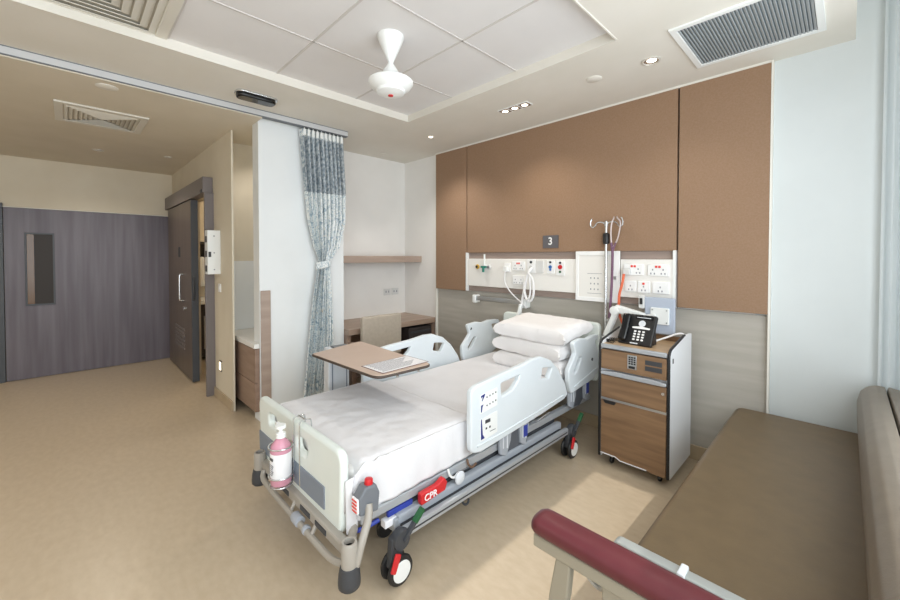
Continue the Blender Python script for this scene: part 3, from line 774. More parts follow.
# foot crossbar with bumpers
t = MB()
t.box(-2.30, -1.36, .755, .795, .225, .275, bev=.010)
t.tube([(-2.20, .75, .245), (-2.19, .738, .215), (-2.12, .735, .205), (-1.50, .735, .195), (-1.40, .738, .20), (-1.335, .752, .22)], .014, 8, 1)
for x in (-2.05, -1.82, -1.60): t.cyl((x, .737, .20), (x, .765, .25), .009)
t.build('foot_crossbar', 'beigeg', bed)
for x in (-1.93, -1.70, -1.55): box(x-.05, x+.05, .751, .757, .238, .262, bev=.004).build('crossbar_slot', 'dark', bed)
MB().cyl((-1.77, .737, .205), (-1.71, .737, .205), .024, bev=.004).build('cable_clamp', 'bedgrey', bed)
MB().cyl((-1.66, .737, .20), (-1.64, .737, .20), .02, bev=.003).build('cable_clamp', 'bedgrey', bed)
for x in (-1.315, -2.275):
    cp = MB().lathe([(.029, .20), (.031, .21), (.031, .310), (.028, .316), (.021, .316), (.021, .29), (0, .29)], (x, .755, 0), 24).build('corner_post', 'beigeg', bed)
    MB().lathe([(0, .140), (.034, .140), (.042, .149), (.043, .165), (.040, .20), (.035, .222), (.029, .226)], (x, .755, 0), 24).build('corner_bumper', 'dark', cp)
    MB().lathe([(0, .293), (.021, .293)], (x, .755, 0), 16).build('socket_mouth', 'black', cp)
    s = 1 if x > -1.8 else -1
    MB().tube([(x-s*.02, .77, .25), (x-s*.06, .80, .26), (x-s*.12, .85, .29)], .018, 10, 1).build('post_arm', 'beigeg', cp)
# head corner posts
for x in (-1.33, -2.42):
    MB().lathe([(0, .30), (.03, .30), (.03, .43), (.024, .43)], (x, 3.01, 0), 20).build('corner_post', 'beigeg', bed)
# pendant control on an arm at the foot corner
MB().tube([(-1.30, .775, .22), (-1.295, .79, .28), (-1.30, .81, .32), (-1.325, .85, .36), (-1.345, .86, .40)], .016, 10, 1).build('control_arm', 'beigeg', bed)
pc = MB().plate([arc_poly([(.818, .365), (.905, .355), (.912, .43), (.895, .470), (.845, .472), (.815, .435)], .010, 4)], -1.392, -1.338, 'yz', .008, 3).build('control_head', 'midg', bed)
MB().cyl((-1.363, .872, .46), (-1.363, .874, .492), .018, .017, bev=.004).build('emergency_knob', 'red', pc)
MB().box(-1.388, -1.345, .809, .818, .375, .435, bev=.003).build('button_strip', 'label', pc)
t = MB()
for k in range(4): t.box(-1.383, -1.35, .8065, .8095, .380+k*.014, .386+k*.014)
t.build('button_mark', 'redl', pc)
# CPR lever
cpr = MB().plate([arc_poly([(1.150, .252), (1.305, .264), (1.318, .300), (1.298, .328), (1.255, .308), (1.150, .306)], .010, 4)], CXB+.50, CXB+.53, 'yz', .006, 3).build('cpr_lever', 'red', bed)
MB().text('CPR', .044, .001, M.Translation((CXB+.531, 1.208, .279)) @ M(((0, 0, 1, 0), (1, 0, 0, 0), (0, 1, 0, 0), (0, 0, 0, 1)))).build('lettering', 'label', cpr)
# castors
def castor(x, y, s):
    c = MB().plate([arc_poly([(y-.045, .075), (y+.0, .06), (y+.03, .15), (y+.055, .19), (y+.02, .225), (y-.035, .20)], .015, 4)], x-.018, x+.018, 'yz', .008, 3).build('castor', 'dark', bed)
    MB().lathe([(0, -.013), (.047, -.013), (.060, -.009), (.064, 0), (.060, .009), (.047, .013), (0, .013)], (x-.026, y, .064), 28, M.Rotation(pi/2, 4, 'Y')).build('tyre', 'black', c)
    MB().lathe([(0, -.013), (.047, -.013), (.060, -.009), (.064, 0), (.060, .009), (.047, .013), (0, .013)], (x+.026, y, .064), 28, M.Rotation(pi/2, 4, 'Y')).build('tyre', 'black', c)
    MB().lathe([(0, .016), (.044, .015), (.046, .011)], (x+s*.026, y, .064), 24, M.Rotation(s*pi/2, 4, 'Y')).build('wheel_disc', 'white', c)
    MB().plate([arc_poly([(y-.066, .095), (y-.043, .08), (y-.012, .15), (y-.04, .165)], .006, 3)], x+s*.0435 if s > 0 else x-.0535, x+.0535 if s > 0 else x-.0435, 'yz', .003).build('wheel_guard', 'red', c)
    MB().lathe([(0, -.022), (.04, -.02), (.046, 0), (.04, .02), (0, .022)], (x+s*.01, y+.012, .185), 24, M.Rotation(pi/2, 4, 'Y')).build('hub_cap', 'dark', c)
    MB().box(-.012, .012, -.02, .10, -.008, .008, bev=.005, mat=M.Translation((x+s*.03, y+.03, .195)) @ M.Rotation(R(42), 4, 'X')).build('brake_pedal', 'dark', c)
    MB().box(-.013, .013, .06, .125, -.010, .010, bev=.004, mat=M.Translation((x+s*.03, y+.03, .195)) @ M.Rotation(R(42), 4, 'X')).build('pedal_end', 'green', c)
for x, s in ((-1.345, 1), (-2.425, -1)):
    for y in (1.0, 2.50): castor(x, y, s)
box(-2.0, -1.8, 1.0, 1.08, .12, .18, bev=.01).build('steer_box', 'dark', bed)
MB().lathe([(0, -.012), (.045, -.012), (.05, 0), (.045, .012), (0, .012)], (-1.60, 1.12, .05), 20, M.Rotation(pi/2, 4, 'Y')).build('steering_wheel', 'black', bed)
MB().tube([(-1.36, 1.42, .165), (-1.35, 1.43, .135), (-1.35, 1.46, .13), (-1.355, 1.47, .15)], .006, 6, 2).build('bag_hook', 'dark', bed)

# sheets on the bed
def fitted(u, v):
    x = -.455+.91*u; y = .85+2.06*v
    ex = min(1, (.455-abs(x))/.05); ey = min(1, min(y-.85, 2.91-y)/.05)
    z = .512 + .004*noise.noise(V((x*5, y*4, 0)))
    z -= .035*((1-max(0, ex))**2+(1-max(0, ey))**2)
    return (CXB+x, y, z)
tag(MB().grid(fitted, 50, 90).build('bottom_sheet', 'sheet', None, solid=.004), 'smooth white sheet covering the middle of the mattress', 'sheet')
HWX, TOP = .468, .528
def drape(u, v):
    # u across the bed incl. the two hanging sides, v from the foot drop to the fold edge near the siderail
    hang = .198
    L = 2*HWX+2*hang
    s = u*L
    yy = .80 + .76*v
    fold = .004*sin(v*15+3*sin(v*5))+.002*sin(v*41+u*2)
    if s < hang:
        k = (hang-s)/hang; x, z = -HWX-.006*k-fold*k*.9, TOP-(hang-s)
    elif s > hang+2*HWX:
        k = (s-hang-2*HWX)/hang; x, z = HWX+.008*k+fold*k*1.4, TOP-(s-hang-2*HWX)
    else:
        x = s-hang-HWX
        z = TOP + .004*noise.noise(V((x*6, yy*5, 2)))+.0035*noise.noise(V((x*17, yy*13, 4)))+.004*abs(noise.noise(V((x*3+yy*4, yy*9-x*2, 7))))
        ed = max(0, 1-(HWX-abs(x))/.04); z -= .013*ed*ed; x *= 1-.012*ed
    if x > 0 and z < TOP-.03: z += .012*noise.noise(V((yy*2.5, 1.7, 0)))*min(1, (TOP-z)/.15)
    if v < .14:            # drop over the foot end
        f = (v/.14)
        z -= .18*(1-f)**1.6 if abs(x) < HWX*.985 else .05*(1-f)
        yy = .838 + .012*sin(u*40)*(1-f) + (yy-.838)*f*.9 if yy > .8 else yy
        x *= .985+.015*f
    if x > .34 and v < .3:   # slack gathered at the near foot corner
        k = (x-.34)/.13*(1-v/.3); z += .012*k*sin(v*60+u*30); x += .006*k*sin(v*80)
    return (CXB+x, yy, z)
tag(MB().grid(drape, 130, 90).build('draw_sheet', 'sheet', None, solid=.005), 'rumpled white top sheet draped over the foot end of the mattress', 'sheet')

# pillows
def pillow(cx, cy, cz, sx, sy, sz, rot, seed, label, droop=0.):
    def sheet(sign):
        def fn(u, v):
            a, b2 = 2*u-1, 2*v-1
            e = max(0, 1-abs(a)**7)*max(0, 1-abs(b2)**7)
            pin = 1-.07*(abs(b2)**2)*(1-abs(a)**6)*0-.05*(1-abs(b2)**4)*abs(a)**4
            x = a*sx*(1-.06*(1-abs(b2)**3)*abs(a)**5); y = b2*sy*(1-.08*(1-abs(a)**3)*abs(b2)**5)
            z = sign*sz*(e**.30)*(1+.06*noise.noise(V((a*2+seed, b2*2, sign))))
            z += .006*noise.noise(V((a*5+seed, b2*5, 3)))+droop*(b2*.6+.1)
            k = (abs(a)*abs(b2))**9; x *= 1+.05*k; y *= 1+.05*k
            c2, s2 = cos(rot), sin(rot)
            return (cx+x*c2-y*s2, cy+x*s2+y*c2, cz+z)
        return fn
    m = MB(); m.grid(sheet(1), 48, 36); m.grid(sheet(-1), 48, 36)
    bmesh.ops.remove_doubles(m.bm, verts=m.bm.verts[:], dist=1e-4)
    bmesh.ops.recalc_face_normals(m.bm, faces=m.bm.faces[:])
    return tag(m.build('pillow', 'pillow'), label, 'pillow', 'pillows stacked at the bed head')
pillow(-1.725, 2.715, .570, .325, .208, .064, R(-3), 1, 'bottom white pillow of the stack, resting on the mattress', .008)
pillow(-1.73, 2.715, .699, .325, .208, .064, R(-4), 5, 'middle white pillow of the stack of three', .022)
pillow(-1.71, 2.715, .830, .330, .208, .064, R(-2), 9, 'topmost white pillow of the stack at the bed head', .04)

# sanitiser bottle in its wire holder on the footboard
BX, BY = -1.895, .724
wh = thing('bottle_holder', 'chrome wire bottle holder hooked over the footboard', 'holder', (BX, .77, .25))
def ring(z, r):
    return [(BX+r*cos(2*pi*k/20), BY+r*sin(2*pi*k/20), z) for k in range(20)]
for z, r in ((.495, .056), (.355, .056), (.310, .050)): MB().tube(ring(z, r), .0035, 6, 0, True).build('ring', 'chrome', wh)
for dx in (.015, .085):
    MB().tube([(BX+dx, .78, .31), (BX+dx, .778, .45), (BX+dx, .778, .60), (BX+dx, .785, .620), (BX+dx, .825, .620), (BX+dx, .838, .610), (BX+dx, .838, .575)], .0035, 6, 2).build('hook', 'chrome', wh)
MB().tube([(BX+.015, .805, .622), (BX+.085, .805, .622)], .0035, 6).build('cross_wire', 'chrome', wh)
MB().tube([(BX, BY-.05, .310), (BX, .78, .31)], .003, 6).build('floor_wire', 'chrome', wh)
bt = thing('sanitiser_bottle', 'pink hand sanitiser pump bottle hanging at the bed foot', 'bottle', (BX, BY, .315))
MB().lathe([(0, .315), (.044, .315), (.048, .322), (.048, .475), (.044, .50), (.024, .525), (.019, .53), (.019, .54), (0, .54)], (BX, BY, 0), 28).build('bottle_body', 'pink', bt)
MB().lathe([(.0486, .355), (.0489, .356), (.0489, .468), (.0486, .469)], (BX, BY, 0), 28).build('paper_label', 'label', bt)
for k in range(6): box(BX-.014, BX+.02+.006*(k % 3), BY-.0495, BY-.0470, .372+k*.009, .375+k*.009).build('label_print', 'ink', bt)
box(BX-.008, BX+.024, BY-.0495, BY-.0465, .44, .452).build('label_print', 'dark', bt)
MB().lathe([(0, .535), (.023, .535), (.023, .556), (.009, .562), (.009, .578), (.024, .58), (.024, .594), (0, .596)], (BX, BY, 0), 20).box(BX-.05, BX, BY-.009, BY+.009, .580, .595, bev=.004).build('pump_head', 'white', bt)

# ------------------------------------------------------------------ overbed table
ot = thing('overbed_table', 'brown overbed table with dark edge standing over the far siderail', 'overbed table', (-2.6, 1.4, 0))
TOPO = arc_poly([(-2.475, 1.148), (-1.745, 1.172), (-1.730, 1.558), (-2.59, 1.592)], [.02, .07, .05, .03], 6)
TOPI = [(-2.15+(x+2.15)*.990, 1.37+(y-1.37)*.980) for x, y in TOPO]
MB().plate([TOPO], .742, .758, 'xy', .005, 3).build('edge_band', 'tedge', ot)
MB().plate([TOPI], .752, .7605, 'xy', .002, 2).build('tabletop', 'tablew', ot)
t = MB(); t.box(-2.70, -2.62, 1.345, 1.515, .06, .735, bev=.01); t.build('column', 'column', ot)
t = MB()
for y in (1.375, 1.49): t.box(-2.621, -2.618, y-.004, y+.004, .10, .72)
t.build('column_groove', 'insert', ot)
box(-2.68, -2.62, 1.535, 1.58, .09, .742, bev=.004).build('inner_mast', 'brownpost', ot)
box(-2.66, -2.1, 1.38, 1.50, .722, .744, bev=.004).build('top_bracket', 'midg', ot)
t = MB()
for y in (1.27, 1.69): t.box(-2.66, -1.95, y-.025, y+.025, .05, .09, bev=.008)
t.box(-2.66, -2.55, 1.27, 1.69, .05, .09, bev=.008)
t.build('base', 'column', ot)
for x, y in ((-2.63, 1.27), (-2.63, 1.69), (-2.0, 1.27), (-2.0, 1.69)):
    MB().lathe([(0, -.01), (.022, -.01), (.025, 0), (.022, .01), (0, .01)], (x, y, .025), 16, M.Rotation(pi/2, 4, 'Y')).build('castor', 'black', ot)
t = MB(); t.cyl((-1.735, 1.30, .735), (-1.735, 1.30, .745), .008); t.cyl((-1.735, 1.45, .735), (-1.735, 1.45, .745), .008); t.build('screw', 'chrome', ot)
pp = thing('notice_card', 'printed white notice card with red border lying on the overbed table', 'card', (-1.88, 1.40, .7605))
PM = M.Translation((-1.88, 1.395, .761)) @ M.Rotation(R(1.5), 4, 'Z')
MB().box(-.105, .105, -.172, .172, 0, .0012, mat=PM).build('sheet', 'maroon', pp)
MB().box(-.099, .099, -.166, .166, .0012, .0018, mat=PM).build('paper', 'label', pp)
t = MB()
for k in range(13):
    x = -.09+k*.0135
    y0 = -.15+.004*((k*7) % 3); t.box(x, x+.005, y0, .06+.015*((k*5) % 6), .0018, .0021, mat=PM)
t.build('printed_lines', 'ink', pp)

# ------------------------------------------------------------------ bedside locker
lk = thing('bedside_locker', 'wood-fronted white bedside locker on castors beside the bed head', 'bedside locker', (-.945, 2.8, 0))
XL, XR, YF0, YB = -1.168, -.727, 2.565, 3.01
SIDE = arc_poly([(YF0, .055), (YB, .055), (YB, .885), (YB-.14, .885), (YF0+.02, .835), (YF0, .80)], [.01, .01, .01, .12, .05, .03], 5)
for x in (XL, XR-.018):
    MB().plate([SIDE], x, x+.018, 'yz', .001).build('side_panel', 'lockw', lk)
    sp = MB(); pts = [p for p in SIDE if p[0] < YB-.08 and p[1] > .5]
    pts = [(YF0, .06)] + pts[::-1]
    sp.tube([(x+.009, p[0], p[1]) for p in pts], .0095, 6); sp.build('edge_trim', 'black', lk)
box(XL+.018, XR-.018, YF0+.03, YB-.005, .07, .80).build('carcass', 'lockw', lk)
MB().box(XL+.018, XR-.018, YF0-.002, YB-.02, .80, .816, bev=.002).build('worktop', 'oaktop', lk)
box(XL+.018, XR-.018, YF0-.012, YF0+.008, .793, .822, bev=.006).build('front_lip', 'bedmetal', lk)
box(XL+.018, XR-.018, YB-.025, YB-.005, .81, .85, bev=.003).build('back_upstand', 'oak', lk)
dr = box(XL+.02, XR-.02, YF0-.008, YF0+.03, .655, .785, bev=.003).build('keypad_drawer', 'oak', lk)
kp = box(-.975, -.918, YF0-.013, YF0-.006, .685, .775, bev=.003).build('keypad', 'steel', dr)
t = MB()
for a in range(3):
    for b2 in range(4): t.box(-.966+a*.0155, -.955+a*.0155, YF0-.0155, YF0-.012, .716+b2*.0135, .725+b2*.0135)
t.box(-.966, -.927, YF0-.0155, YF0-.012, .690, .706)
t.build('keypad_key', 'black', dr)
for z in (.745, .708): box(-.868, -.772, YF0-.011, YF0-.006, z-.014, z+.014, bev=.001).build('label_slot', 'dark', dr)
MB().plate([arc_poly([(XL+.02, .616), (XR-.02, .616), (XR-.02, .636), (XR-.10, .646), (XL+.10, .646), (XL+.02, .636)], .01, 3)], -(YF0+.02), -(YF0-.016), 'xz', .005).build('grip_strip', 'bedmetal', lk)
d2 = box(XL+.02, XR-.02, YF0-.006, YF0+.03, .462, .612, bev=.003).build('lower_drawer', 'oak', lk)
MB().cyl((-.765, YF0-.004, .572), (-.765, YF0-.012, .572), .009).build('lock', 'chrome', d2)
box(XL+.02, XR-.02, YF0, YF0+.03, .445, .462).build('shadow_gap', 'steel', lk)
dd = MB().plate([arc_poly([(XL+.02, .085), (XL+.12, .085), (XL+.15, .070), (XR-.13, .070), (XR-.10, .06), (XR-.02, .06), (XR-.02, .446), (XL+.02, .446)], .004, 2)], -(YF0+.03), -(YF0-.006), 'xz', .003).build('cupboard_door', 'oak', lk)
MB().plate([arc_poly([(XL+.03, .446), (XL+.125, .446), (XL+.11, .424), (XL+.05, .424)], .008, 3)], -(YF0-.004), -(YF0-.010), 'xz', .002).build('finger_pull', 'black', dd)
MB().tube([(XL+.02, YF0-.004, .083), (XL+.12, YF0-.004, .083), (XL+.15, YF0-.004, .068), (XR-.13, YF0-.004, .068)], .004, 6).build('lower_edge', 'lockw', dd)
box(XR+.0005, XR+.004, YF0+.035, YF0+.047, .755, .785, bev=.002).build('side_bumper', 'black', lk)
for x, y in ((XL+.07, YF0+.06), (XR-.07, YF0+.06), (XL+.07, YB-.06), (XR-.07, YB-.06)):
    cs = MB().cyl((x, y, .045), (x, y, .07), .012).build('castor', 'steel', lk)
    MB().lathe([(0, -.009), (.021, -.009), (.024, 0), (.021, .009), (0, .009)], (x, y, .024), 18, M.Rotation(pi/2, 4, 'Y')).build('castor_wheel', 'black', cs)

# desk phone
ph = thing('desk_phone', 'black desk telephone propped on the bedside locker top', 'telephone', (-.97, 2.70, .816))
A = M.Translation((-.975, 2.665, .822)) @ M.Rotation(R(-4), 4, 'Z') @ M.Rotation(R(62), 4, 'X')
BOD = arc_poly([(-.115, 0), (.105, 0), (.105, .215), (-.115, .215)], .012, 4)
MB().plate([BOD], -.030, 0, 'xy', .008, 3, mat=A).build('phone_body', 'black', ph)
MB().plate([arc_poly([(-.108, .012), (-.052, .012), (-.050, .11), (-.052, .205), (-.108, .205), (-.100, .11)], .018, 5)], .004, .036, 'xy', .014, 4, mat=A).build('handset', 'blackg', ph)
t = MB()
for a in range(3):
    for b2 in range(4): t.plate([arc_poly([(-.02+a*.027, .030+b2*.019), (-.004+a*.027, .030+b2*.019), (-.004+a*.027, .042+b2*.019), (-.02+a*.027, .042+b2*.019)], .004, 2)], -.001, .003, 'xy', .001, mat=A)
t.build('key', 'signw', ph)
MB().lathe([(.022, 0), (.022, .003), (.008, .003), (.008, .001), (0, .001)], (0, 0, 0), 20, A @ M.Translation((.022, .150, 0))).build('navigation_ring', 'column', ph)
MB().plate([arc_poly([(-.035, .112), (.075, .112), (.08, .122), (.02, .130), (-.04, .122)], .004, 2)], 0, .003, 'xy', .001, mat=A).build('function_keys', 'signw', ph)
MB().plate([arc_poly([(-.03, .180), (.085, .180), (.085, .205), (-.03, .205)], .003, 2)], 0, .0015, 'xy', .0005, mat=A).build('display', 'blackg', ph)
t = MB(); t.plate([[(-.02, .190), (.07, .190), (.07, .194), (-.02, .194)]], .001, .0025, 'xy', .0002, mat=A); t.plate([[(-.03, .005), (.02, .005), (.02, .013), (-.03, .013)]], 0, .0015, 'xy', .0002, mat=A); t.build('lettering', 'column', ph)
MB().plate([[(2.74, .816), (2.80, .816), (2.775, .99), (2.755, .99)]], -.90, -.88, 'yz', .003).build('stand', 'black', ph)
MB().plate([[(2.74, .816), (2.80, .816), (2.775, .99), (2.755, .99)]], -1.06, -1.04, 'yz', .003).build('stand', 'black', ph)
pts = []
for k in range(120):
    f = k/119
    cxp = -1.085-.075*sin(pi*f); cyp = 2.67-.06+.12*f; a = f*2*pi*16
    pts.append((cxp+.009*cos(a), cyp, .829+.009*sin(a)))
MB().tube(pts, .003, 5).build('coiled_cord', 'black', ph)
tag(MB().tube([(-.895, 2.80, .835), (-.84, 2.84, .86), (-.79, 2.92, .885), (-.765, 2.96, .885), (-.755, 2.985, .86)], .006, 8, 3).build('phone_cable', 'wcable'), 'white cable looping behind the telephone to the locker back', 'cable')

# bedside terminal folded on its arm
tm = thing('bedside_terminal', 'grey bedside screen seen from behind on a white jointed arm', 'screen', (-0.925, 2.96, .85))
MB().plate([arc_poly([(-1.010, .862), (-0.817, .862), (-0.817, 1.115), (-1.010, 1.115)], .012, 4)], -2.985, -2.955, 'xz', .006, 3).build('screen_back', 'termg', tm)
MB().plate([arc_poly([(-0.967, .93), (-0.847, .93), (-0.847, 1.045), (-0.967, 1.045)], .008, 3)], -2.956, -2.940, 'xz', .003).build('mounting_plate', 'white', tm)
for x in (-.953, -.861):
    for z in (.945, 1.03): MB().cyl((x, 2.941, z), (x, 2.937, z), .005).build('bolt', 'steel', tm)
MB().plate([arc_poly([(-1.050, 1.03), (-1.010, 1.03), (-1.010, 1.125), (-1.050, 1.125)], .01, 4)], -2.985, -2.945, 'xz', .006).build('side_clip', 'plateg', tm)
box(-1.041, -1.021, 2.938, 2.946, 1.06, 1.105, bev=.006).build('clip_slot', 'black', tm)
def bar(p, q, w, h):
    p, q = V(p), V(q); d = q-p
    mm = M.Translation((p+q)/2) @ d.to_track_quat('Y', 'Z').to_matrix().to_4x4()
    return MB().box(-w/2, w/2, -d.length/2, d.length/2, -h/2, h/2, bev=.010, seg=3, mat=mm)
bar((-1.275, 2.92, .80), (-1.20, 2.92, .985), .05, .040).build('lower_arm', 'white', tm)
bar((-1.205, 2.92, 1.02), (-1.0, 2.925, .972), .05, .055).build('upper_arm', 'white', tm)
MB().cyl((-1.205, 2.89, 1.0), (-1.205, 2.95, 1.0), .034, bev=.005).build('elbow', 'white', tm)
box(-1.30, -1.17, 2.90, 2.945, .74, .80, bev=.008).build('arm_base', 'plateg', tm)
bar((-1.0, 2.925, .970), (-.93, 2.94, .985), .04, .04).build('head_joint', 'plateg', tm)
tag(MB().tube([(-1.175, 2.995, 1.272), (-1.18, 2.985, 1.20), (-1.20, 2.975, 1.12), (-1.20, 2.97, 1.05), (-1.21, 2.985, .98), (-1.18, 2.99, .90)], .010, 8, 3).build('orange_cable', 'orange'), 'orange cable hanging from the grey plug down behind the arm', 'cable')

# drip pole and stethoscope
dpole = thing('drip_pole', 'chrome drip pole with curled hooks standing at the bed head', 'drip pole', (-1.318, 3.01, .3))
MB().cyl((-1.318, 3.01, .30), (-1.318, 3.01, 1.66), .011).build('pole', 'chrome', dpole)
MB().lathe([(.012, 1.50), (.024, 1.505), (.026, 1.52), (.026, 1.575), (.02, 1.585), (.012, 1.59)], (-1.318, 3.01, 0), 20).build('clamp_collar', 'black', dpole)
for a, nm in ((R(200), 'hook'), (R(20), 'hook')):
    dx, dy = cos(a), sin(a)
    P = [(0, 1.655), (.035, 1.675), (.075, 1.672), (.095, 1.640), (.112, 1.630), (.130, 1.65), (.128, 1.685), (.115, 1.705)]
    MB().tube([(-1.318+dx*r, 3.01+dy*r*.4, z) for r, z in P], .006, 8, 2).build(nm, 'chrome', dpole)
MB().lathe([(0, 1.635), (.014, 1.64), (.016, 1.66), (.012, 1.68), (0, 1.683)], (-1.318, 3.01, 0), 16).build('top_cap', 'chrome', dpole)
st = thing('stethoscope', 'purple-tubed stethoscope hanging from the drip pole hook', 'stethoscope', (-1.255, 2.97, .95))
MB().tube([(-1.260, 2.985, 1.475), (-1.268, 2.985, 1.52), (-1.272, 2.985, 1.60), (-1.265, 2.985, 1.665), (-1.248, 2.985, 1.70)], .006, 8, 2).tube([(-1.252, 2.985, 1.475), (-1.220, 2.985, 1.53), (-1.205, 2.985, 1.60), (-1.195, 2.985, 1.665), (-1.225, 2.985, 1.70)], .006, 8, 2).build('ear_tube', 'eartube', st)
MB().tube([(-1.268, 2.985, 1.51), (-1.259, 2.985, 1.46), (-1.256, 2.985, 1.42), (-1.260, 2.985, 1.2), (-1.270, 2.98, 1.0), (-1.275, 2.975, .93)], .010, 8, 2).tube([(-1.233, 2.985, 1.51), (-1.253, 2.985, 1.46), (-1.256, 2.985, 1.42)], .007, 8, 2).build('tubing', 'purple', st)
MB().lathe([(0, 0), (.020, .0), (.022, .01), (.012, .018), (0, .018)], (-1.275, 2.975, .905), 18).build('chest_piece', 'steel', st)
for p in ((-1.248, 2.985, 1.705), (-1.225, 2.985, 1.705)): MB().lathe([(0, -.006), (.007, 0), (0, .008)], p, 12).build('ear_tip', 'eartube', st)

# ------------------------------------------------------------------ sofa
sf = thing('sofa', 'taupe vinyl day sofa with maroon arm pad along the window', 'sofa', (-.2, 2.0, 0))
ST = arc_poly([(-.475, 1.26), (.10, 1.26), (.10, 3.01), (-.475, 3.01)], [.03, .01, .02, .06], 6)
MB().plate([ST], .335, .462, 'xy', .028, 5).build('seat', 'sofa', sf)
BP = [(.075, .40), (.052, .52), (.050, .64), (.062, .692), (.088, .722), (.118, .734), (.148, .732), (.152, .716), (.152, .40)]
MB().plate([arc_poly(BP, [.01, .05, .05, .03, .03, .02, .005, .004, .01], 4)], -3.0, -1.18, 'xz', .012, 4).build('backrest', 'sofab', sf)
BP2 = [(.156, .30), (.156, .716), (.160, .734), (.20, .726), (.235, .70), (.25, .64), (.25, .30)]
MB().plate([arc_poly(BP2, [.01, .004, .008, .03, .03, .03, .01], 4)], -3.0, -1.18, 'xz', .008, 4).build('back_shell', 'sofab', sf)
box(.10, .20, 1.26, 2.96, .30, .44).build('back_support', 'seam', sf)
t = MB(); t.box(-.44, .20, 1.30, 2.94, .27, .338, bev=.006); t.build('seat_frame', 'armmetal', sf)
for x, y in ((-.40, 1.34), (-.40, 2.90), (.16, 1.34), (.16, 2.90)): MB().cyl((x, y, 0), (x, y, .28), .016).build('leg', 'armmetal', sf)
er = MB(); er.plate([arc_poly([(-.515, .455), (.13, .455), (.13, .50), (-.505, .505)], [.01, .01, .01, .02], 4)], -1.262, -1.222, 'xz', .007, 3); er.build('end_rail', 'sofametal', sf)
MB().box(-.325, -.305, 1.216, 1.268, .462, .510, bev=.004).build('rail_clip', 'column', sf)
# arm: padded bar on a bent metal frame
def pad(u, v):
    a = 2*pi*v; f = u
    rr = 1 if .04 < f < .96 else max(.02, (1-((.04-f)/.04 if f <= .04 else (f-.96)/.04)**2))**.5
    x = -.655+.83*f
    ca, sa = cos(a), sin(a)
    return (x, 1.005+.046*rr*math.copysign(abs(ca)**.75, ca), .605+.028*rr*math.copysign(abs(sa)**.75, sa)+.006*rr)
ar = MB().grid(pad, 60, 28).build('arm_pad', 'maroon', sf)
t = MB()
t.box(-.640, .17, .975, 1.03, .545, .582, bev=.005)
t.build('arm_frame', 'armmetal', sf)
for x in (-.548, .02):
    MB().plate([arc_poly([(x-.022, .548), (x+.022, .548), (x+.012, .44), (x-.015, .30), (x-.03, 0), (x-.062, 0), (x-.055, .30), (x-.045, .42)], [.005, .005, .05, .1, .003, .003, .1, .05], 4)], -1.018, -.985, 'xz', .005).build('arm_leg', 'armmetal', sf)
t = MB(); t.plate([arc_poly([(-.44, .55), (-.36, .55), (-.37, .36), (-.40, .30), (-.43, .36)], .01, 3)], -1.03, -.99, 'xz', .004); t.box(-.41, -.36, 1.02, 1.26, .36, .42, bev=.006); t.build('arm_hinge', 'armmetal', sf)
t = MB(); t.box(-.35, -.28, 1.0, 1.03, .48, .545, bev=.004); t.build('hinge_cover', 'bedgrey', sf)
MB().tube([(-.505, 1.02, .535), (-.495, 1.03, .505), (-.46, 1.03, .49), (-.445, 1.02, .51), (-.44, 1.02, .54)], .007, 8, 2).build('release_lever', 'steel', sf)
t = MB(); t.box(-.02, .05, 1.02, 1.26, .36, .42, bev=.006); t.build('arm_bracket', 'armmetal', sf)

# sheer curtain gathered at the window corner
def sheer(u, v):
    return (.125+.30*u, 3.045+.022*sin(u*2*pi*6)+.01*v*sin(u*20), 2.93-2.88*v)
tag(MB().grid(sheer, 90, 20).build('sheer_curtain', 'sheer'), 'white sheer curtain gathered at the window corner behind the sofa', 'curtain')

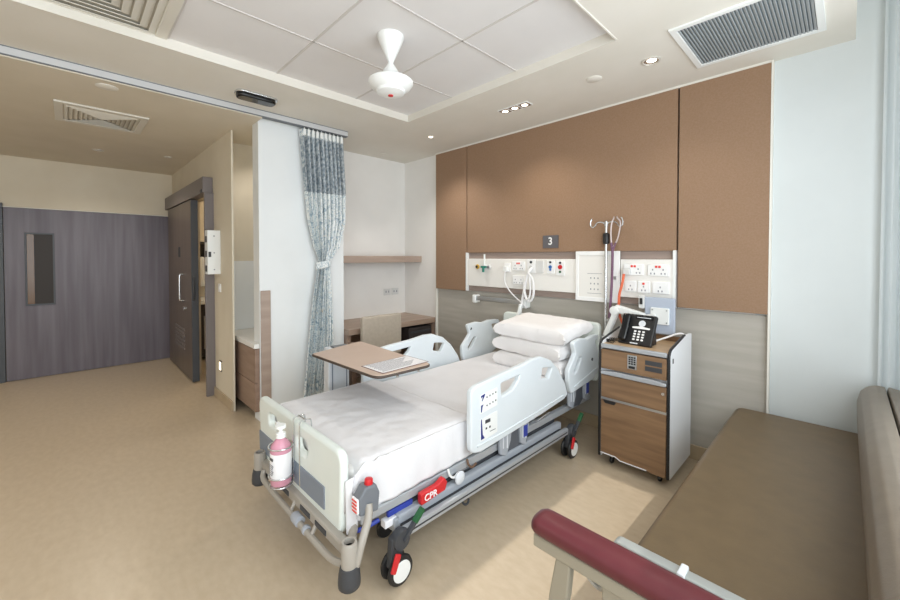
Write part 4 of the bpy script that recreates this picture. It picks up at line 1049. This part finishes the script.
# ------------------------------------------------------------------ light
W = bpy.data.worlds.new('World'); SC.world = W; W.use_nodes = True
bgn = W.node_tree.nodes['Background']; bgn.inputs['Color'].default_value = (.80, .90, 1.0, 1); bgn.inputs['Strength'].default_value = 1.2
def area(name, loc, rot, sx, sy, power, col):
    l = bpy.data.lights.new(name, 'AREA'); l.shape = 'RECTANGLE'; l.size = sx; l.size_y = sy; l.energy = power; l.color = col
    o = bpy.data.objects.new(name, l); COL.objects.link(o); o.location = loc; o.rotation_euler = rot; return o
area('window_daylight', (.46, .2, 1.55), (0, R(-90), 0), 2.05, 4.55, 100, (.90, .96, 1.0)).rotation_euler = (0, R(90), 0)
def spot(name, loc, power, col, size=110, blend=.8, rad=.05, aim=None):
    l = bpy.data.lights.new(name, 'SPOT'); l.energy = power; l.color = col; l.spot_size = R(size); l.spot_blend = blend; l.shadow_soft_size = rad
    o = bpy.data.objects.new(name, l); COL.objects.link(o); o.location = loc
    if aim: o.rotation_euler = (V(aim)-V(loc)).to_track_quat('-Z', 'Y').to_euler()
    return o
WARM = (1.0, .92, .80); NEU = (1.0, .96, .91)
spot('spot_locker', (-.85, 2.55, ZC-.03), 9, NEU, 120)
spot('spot_nook', (-2.913, 2.60, ZC-.03), 34, NEU, 120)
spot('spot_bed', (-1.87, 2.57, ZC-.03), 22, WARM, 130)
spot('spot_entry', (-5.58, .257, ZE-.03), 42, WARM, 150, 1.)
spot('spot_entry_b', (-4.6, -1.2, ZE-.03), 36, WARM, 150, 1.)
spot('niche_fill', (-3.95, 1.38, ZE-.03), 11, NEU, 130, 1.)  # added fill with no fitting, brightens the dark niche
spot('spot_room', (-2.2, -1.6, ZC-.03), 72, NEU, 150, 1.)
l = bpy.data.lights.new('bathroom_lamp', 'POINT'); l.energy = 10; l.color = (1, .8, .55); l.shadow_soft_size = .1
o = bpy.data.objects.new('bathroom_lamp', l); COL.objects.link(o); o.location = (-5.5, 1.7, 2.3)
sl = bpy.data.lights.new('sun', 'SUN'); sl.energy = 1.5; sl.angle = R(.6); sl.color = (1, .96, .90)
so = bpy.data.objects.new('sun', sl); COL.objects.link(so)
so.rotation_euler = V((-1, 0, -1.50)).to_track_quat('-Z', 'Y').to_euler()

# ------------------------------------------------------------------ camera
cd = bpy.data.cameras.new('camera'); cam = bpy.data.objects.new('camera', cd); COL.objects.link(cam); SC.camera = cam
cd.sensor_fit = 'HORIZONTAL'; cd.sensor_width = 36; cd.lens = 36*390/900
cd.shift_y = -35.5/900; cd.clip_start = .02
cam.location = (0, 0, 1.4)
cam.rotation_euler = (R(90-1.1), 0, R(45.45))
SC.view_settings.view_transform = 'Standard'; SC.view_settings.look = 'None'; SC.view_settings.gamma = 1; SC.view_settings.use_curve_mapping = False
SC.view_settings.exposure = 0.0
SC.cycles.use_denoising = True
SC.cycles.max_bounces = 10; SC.cycles.diffuse_bounces = 6
SC.cycles.sample_clamp_indirect = 6
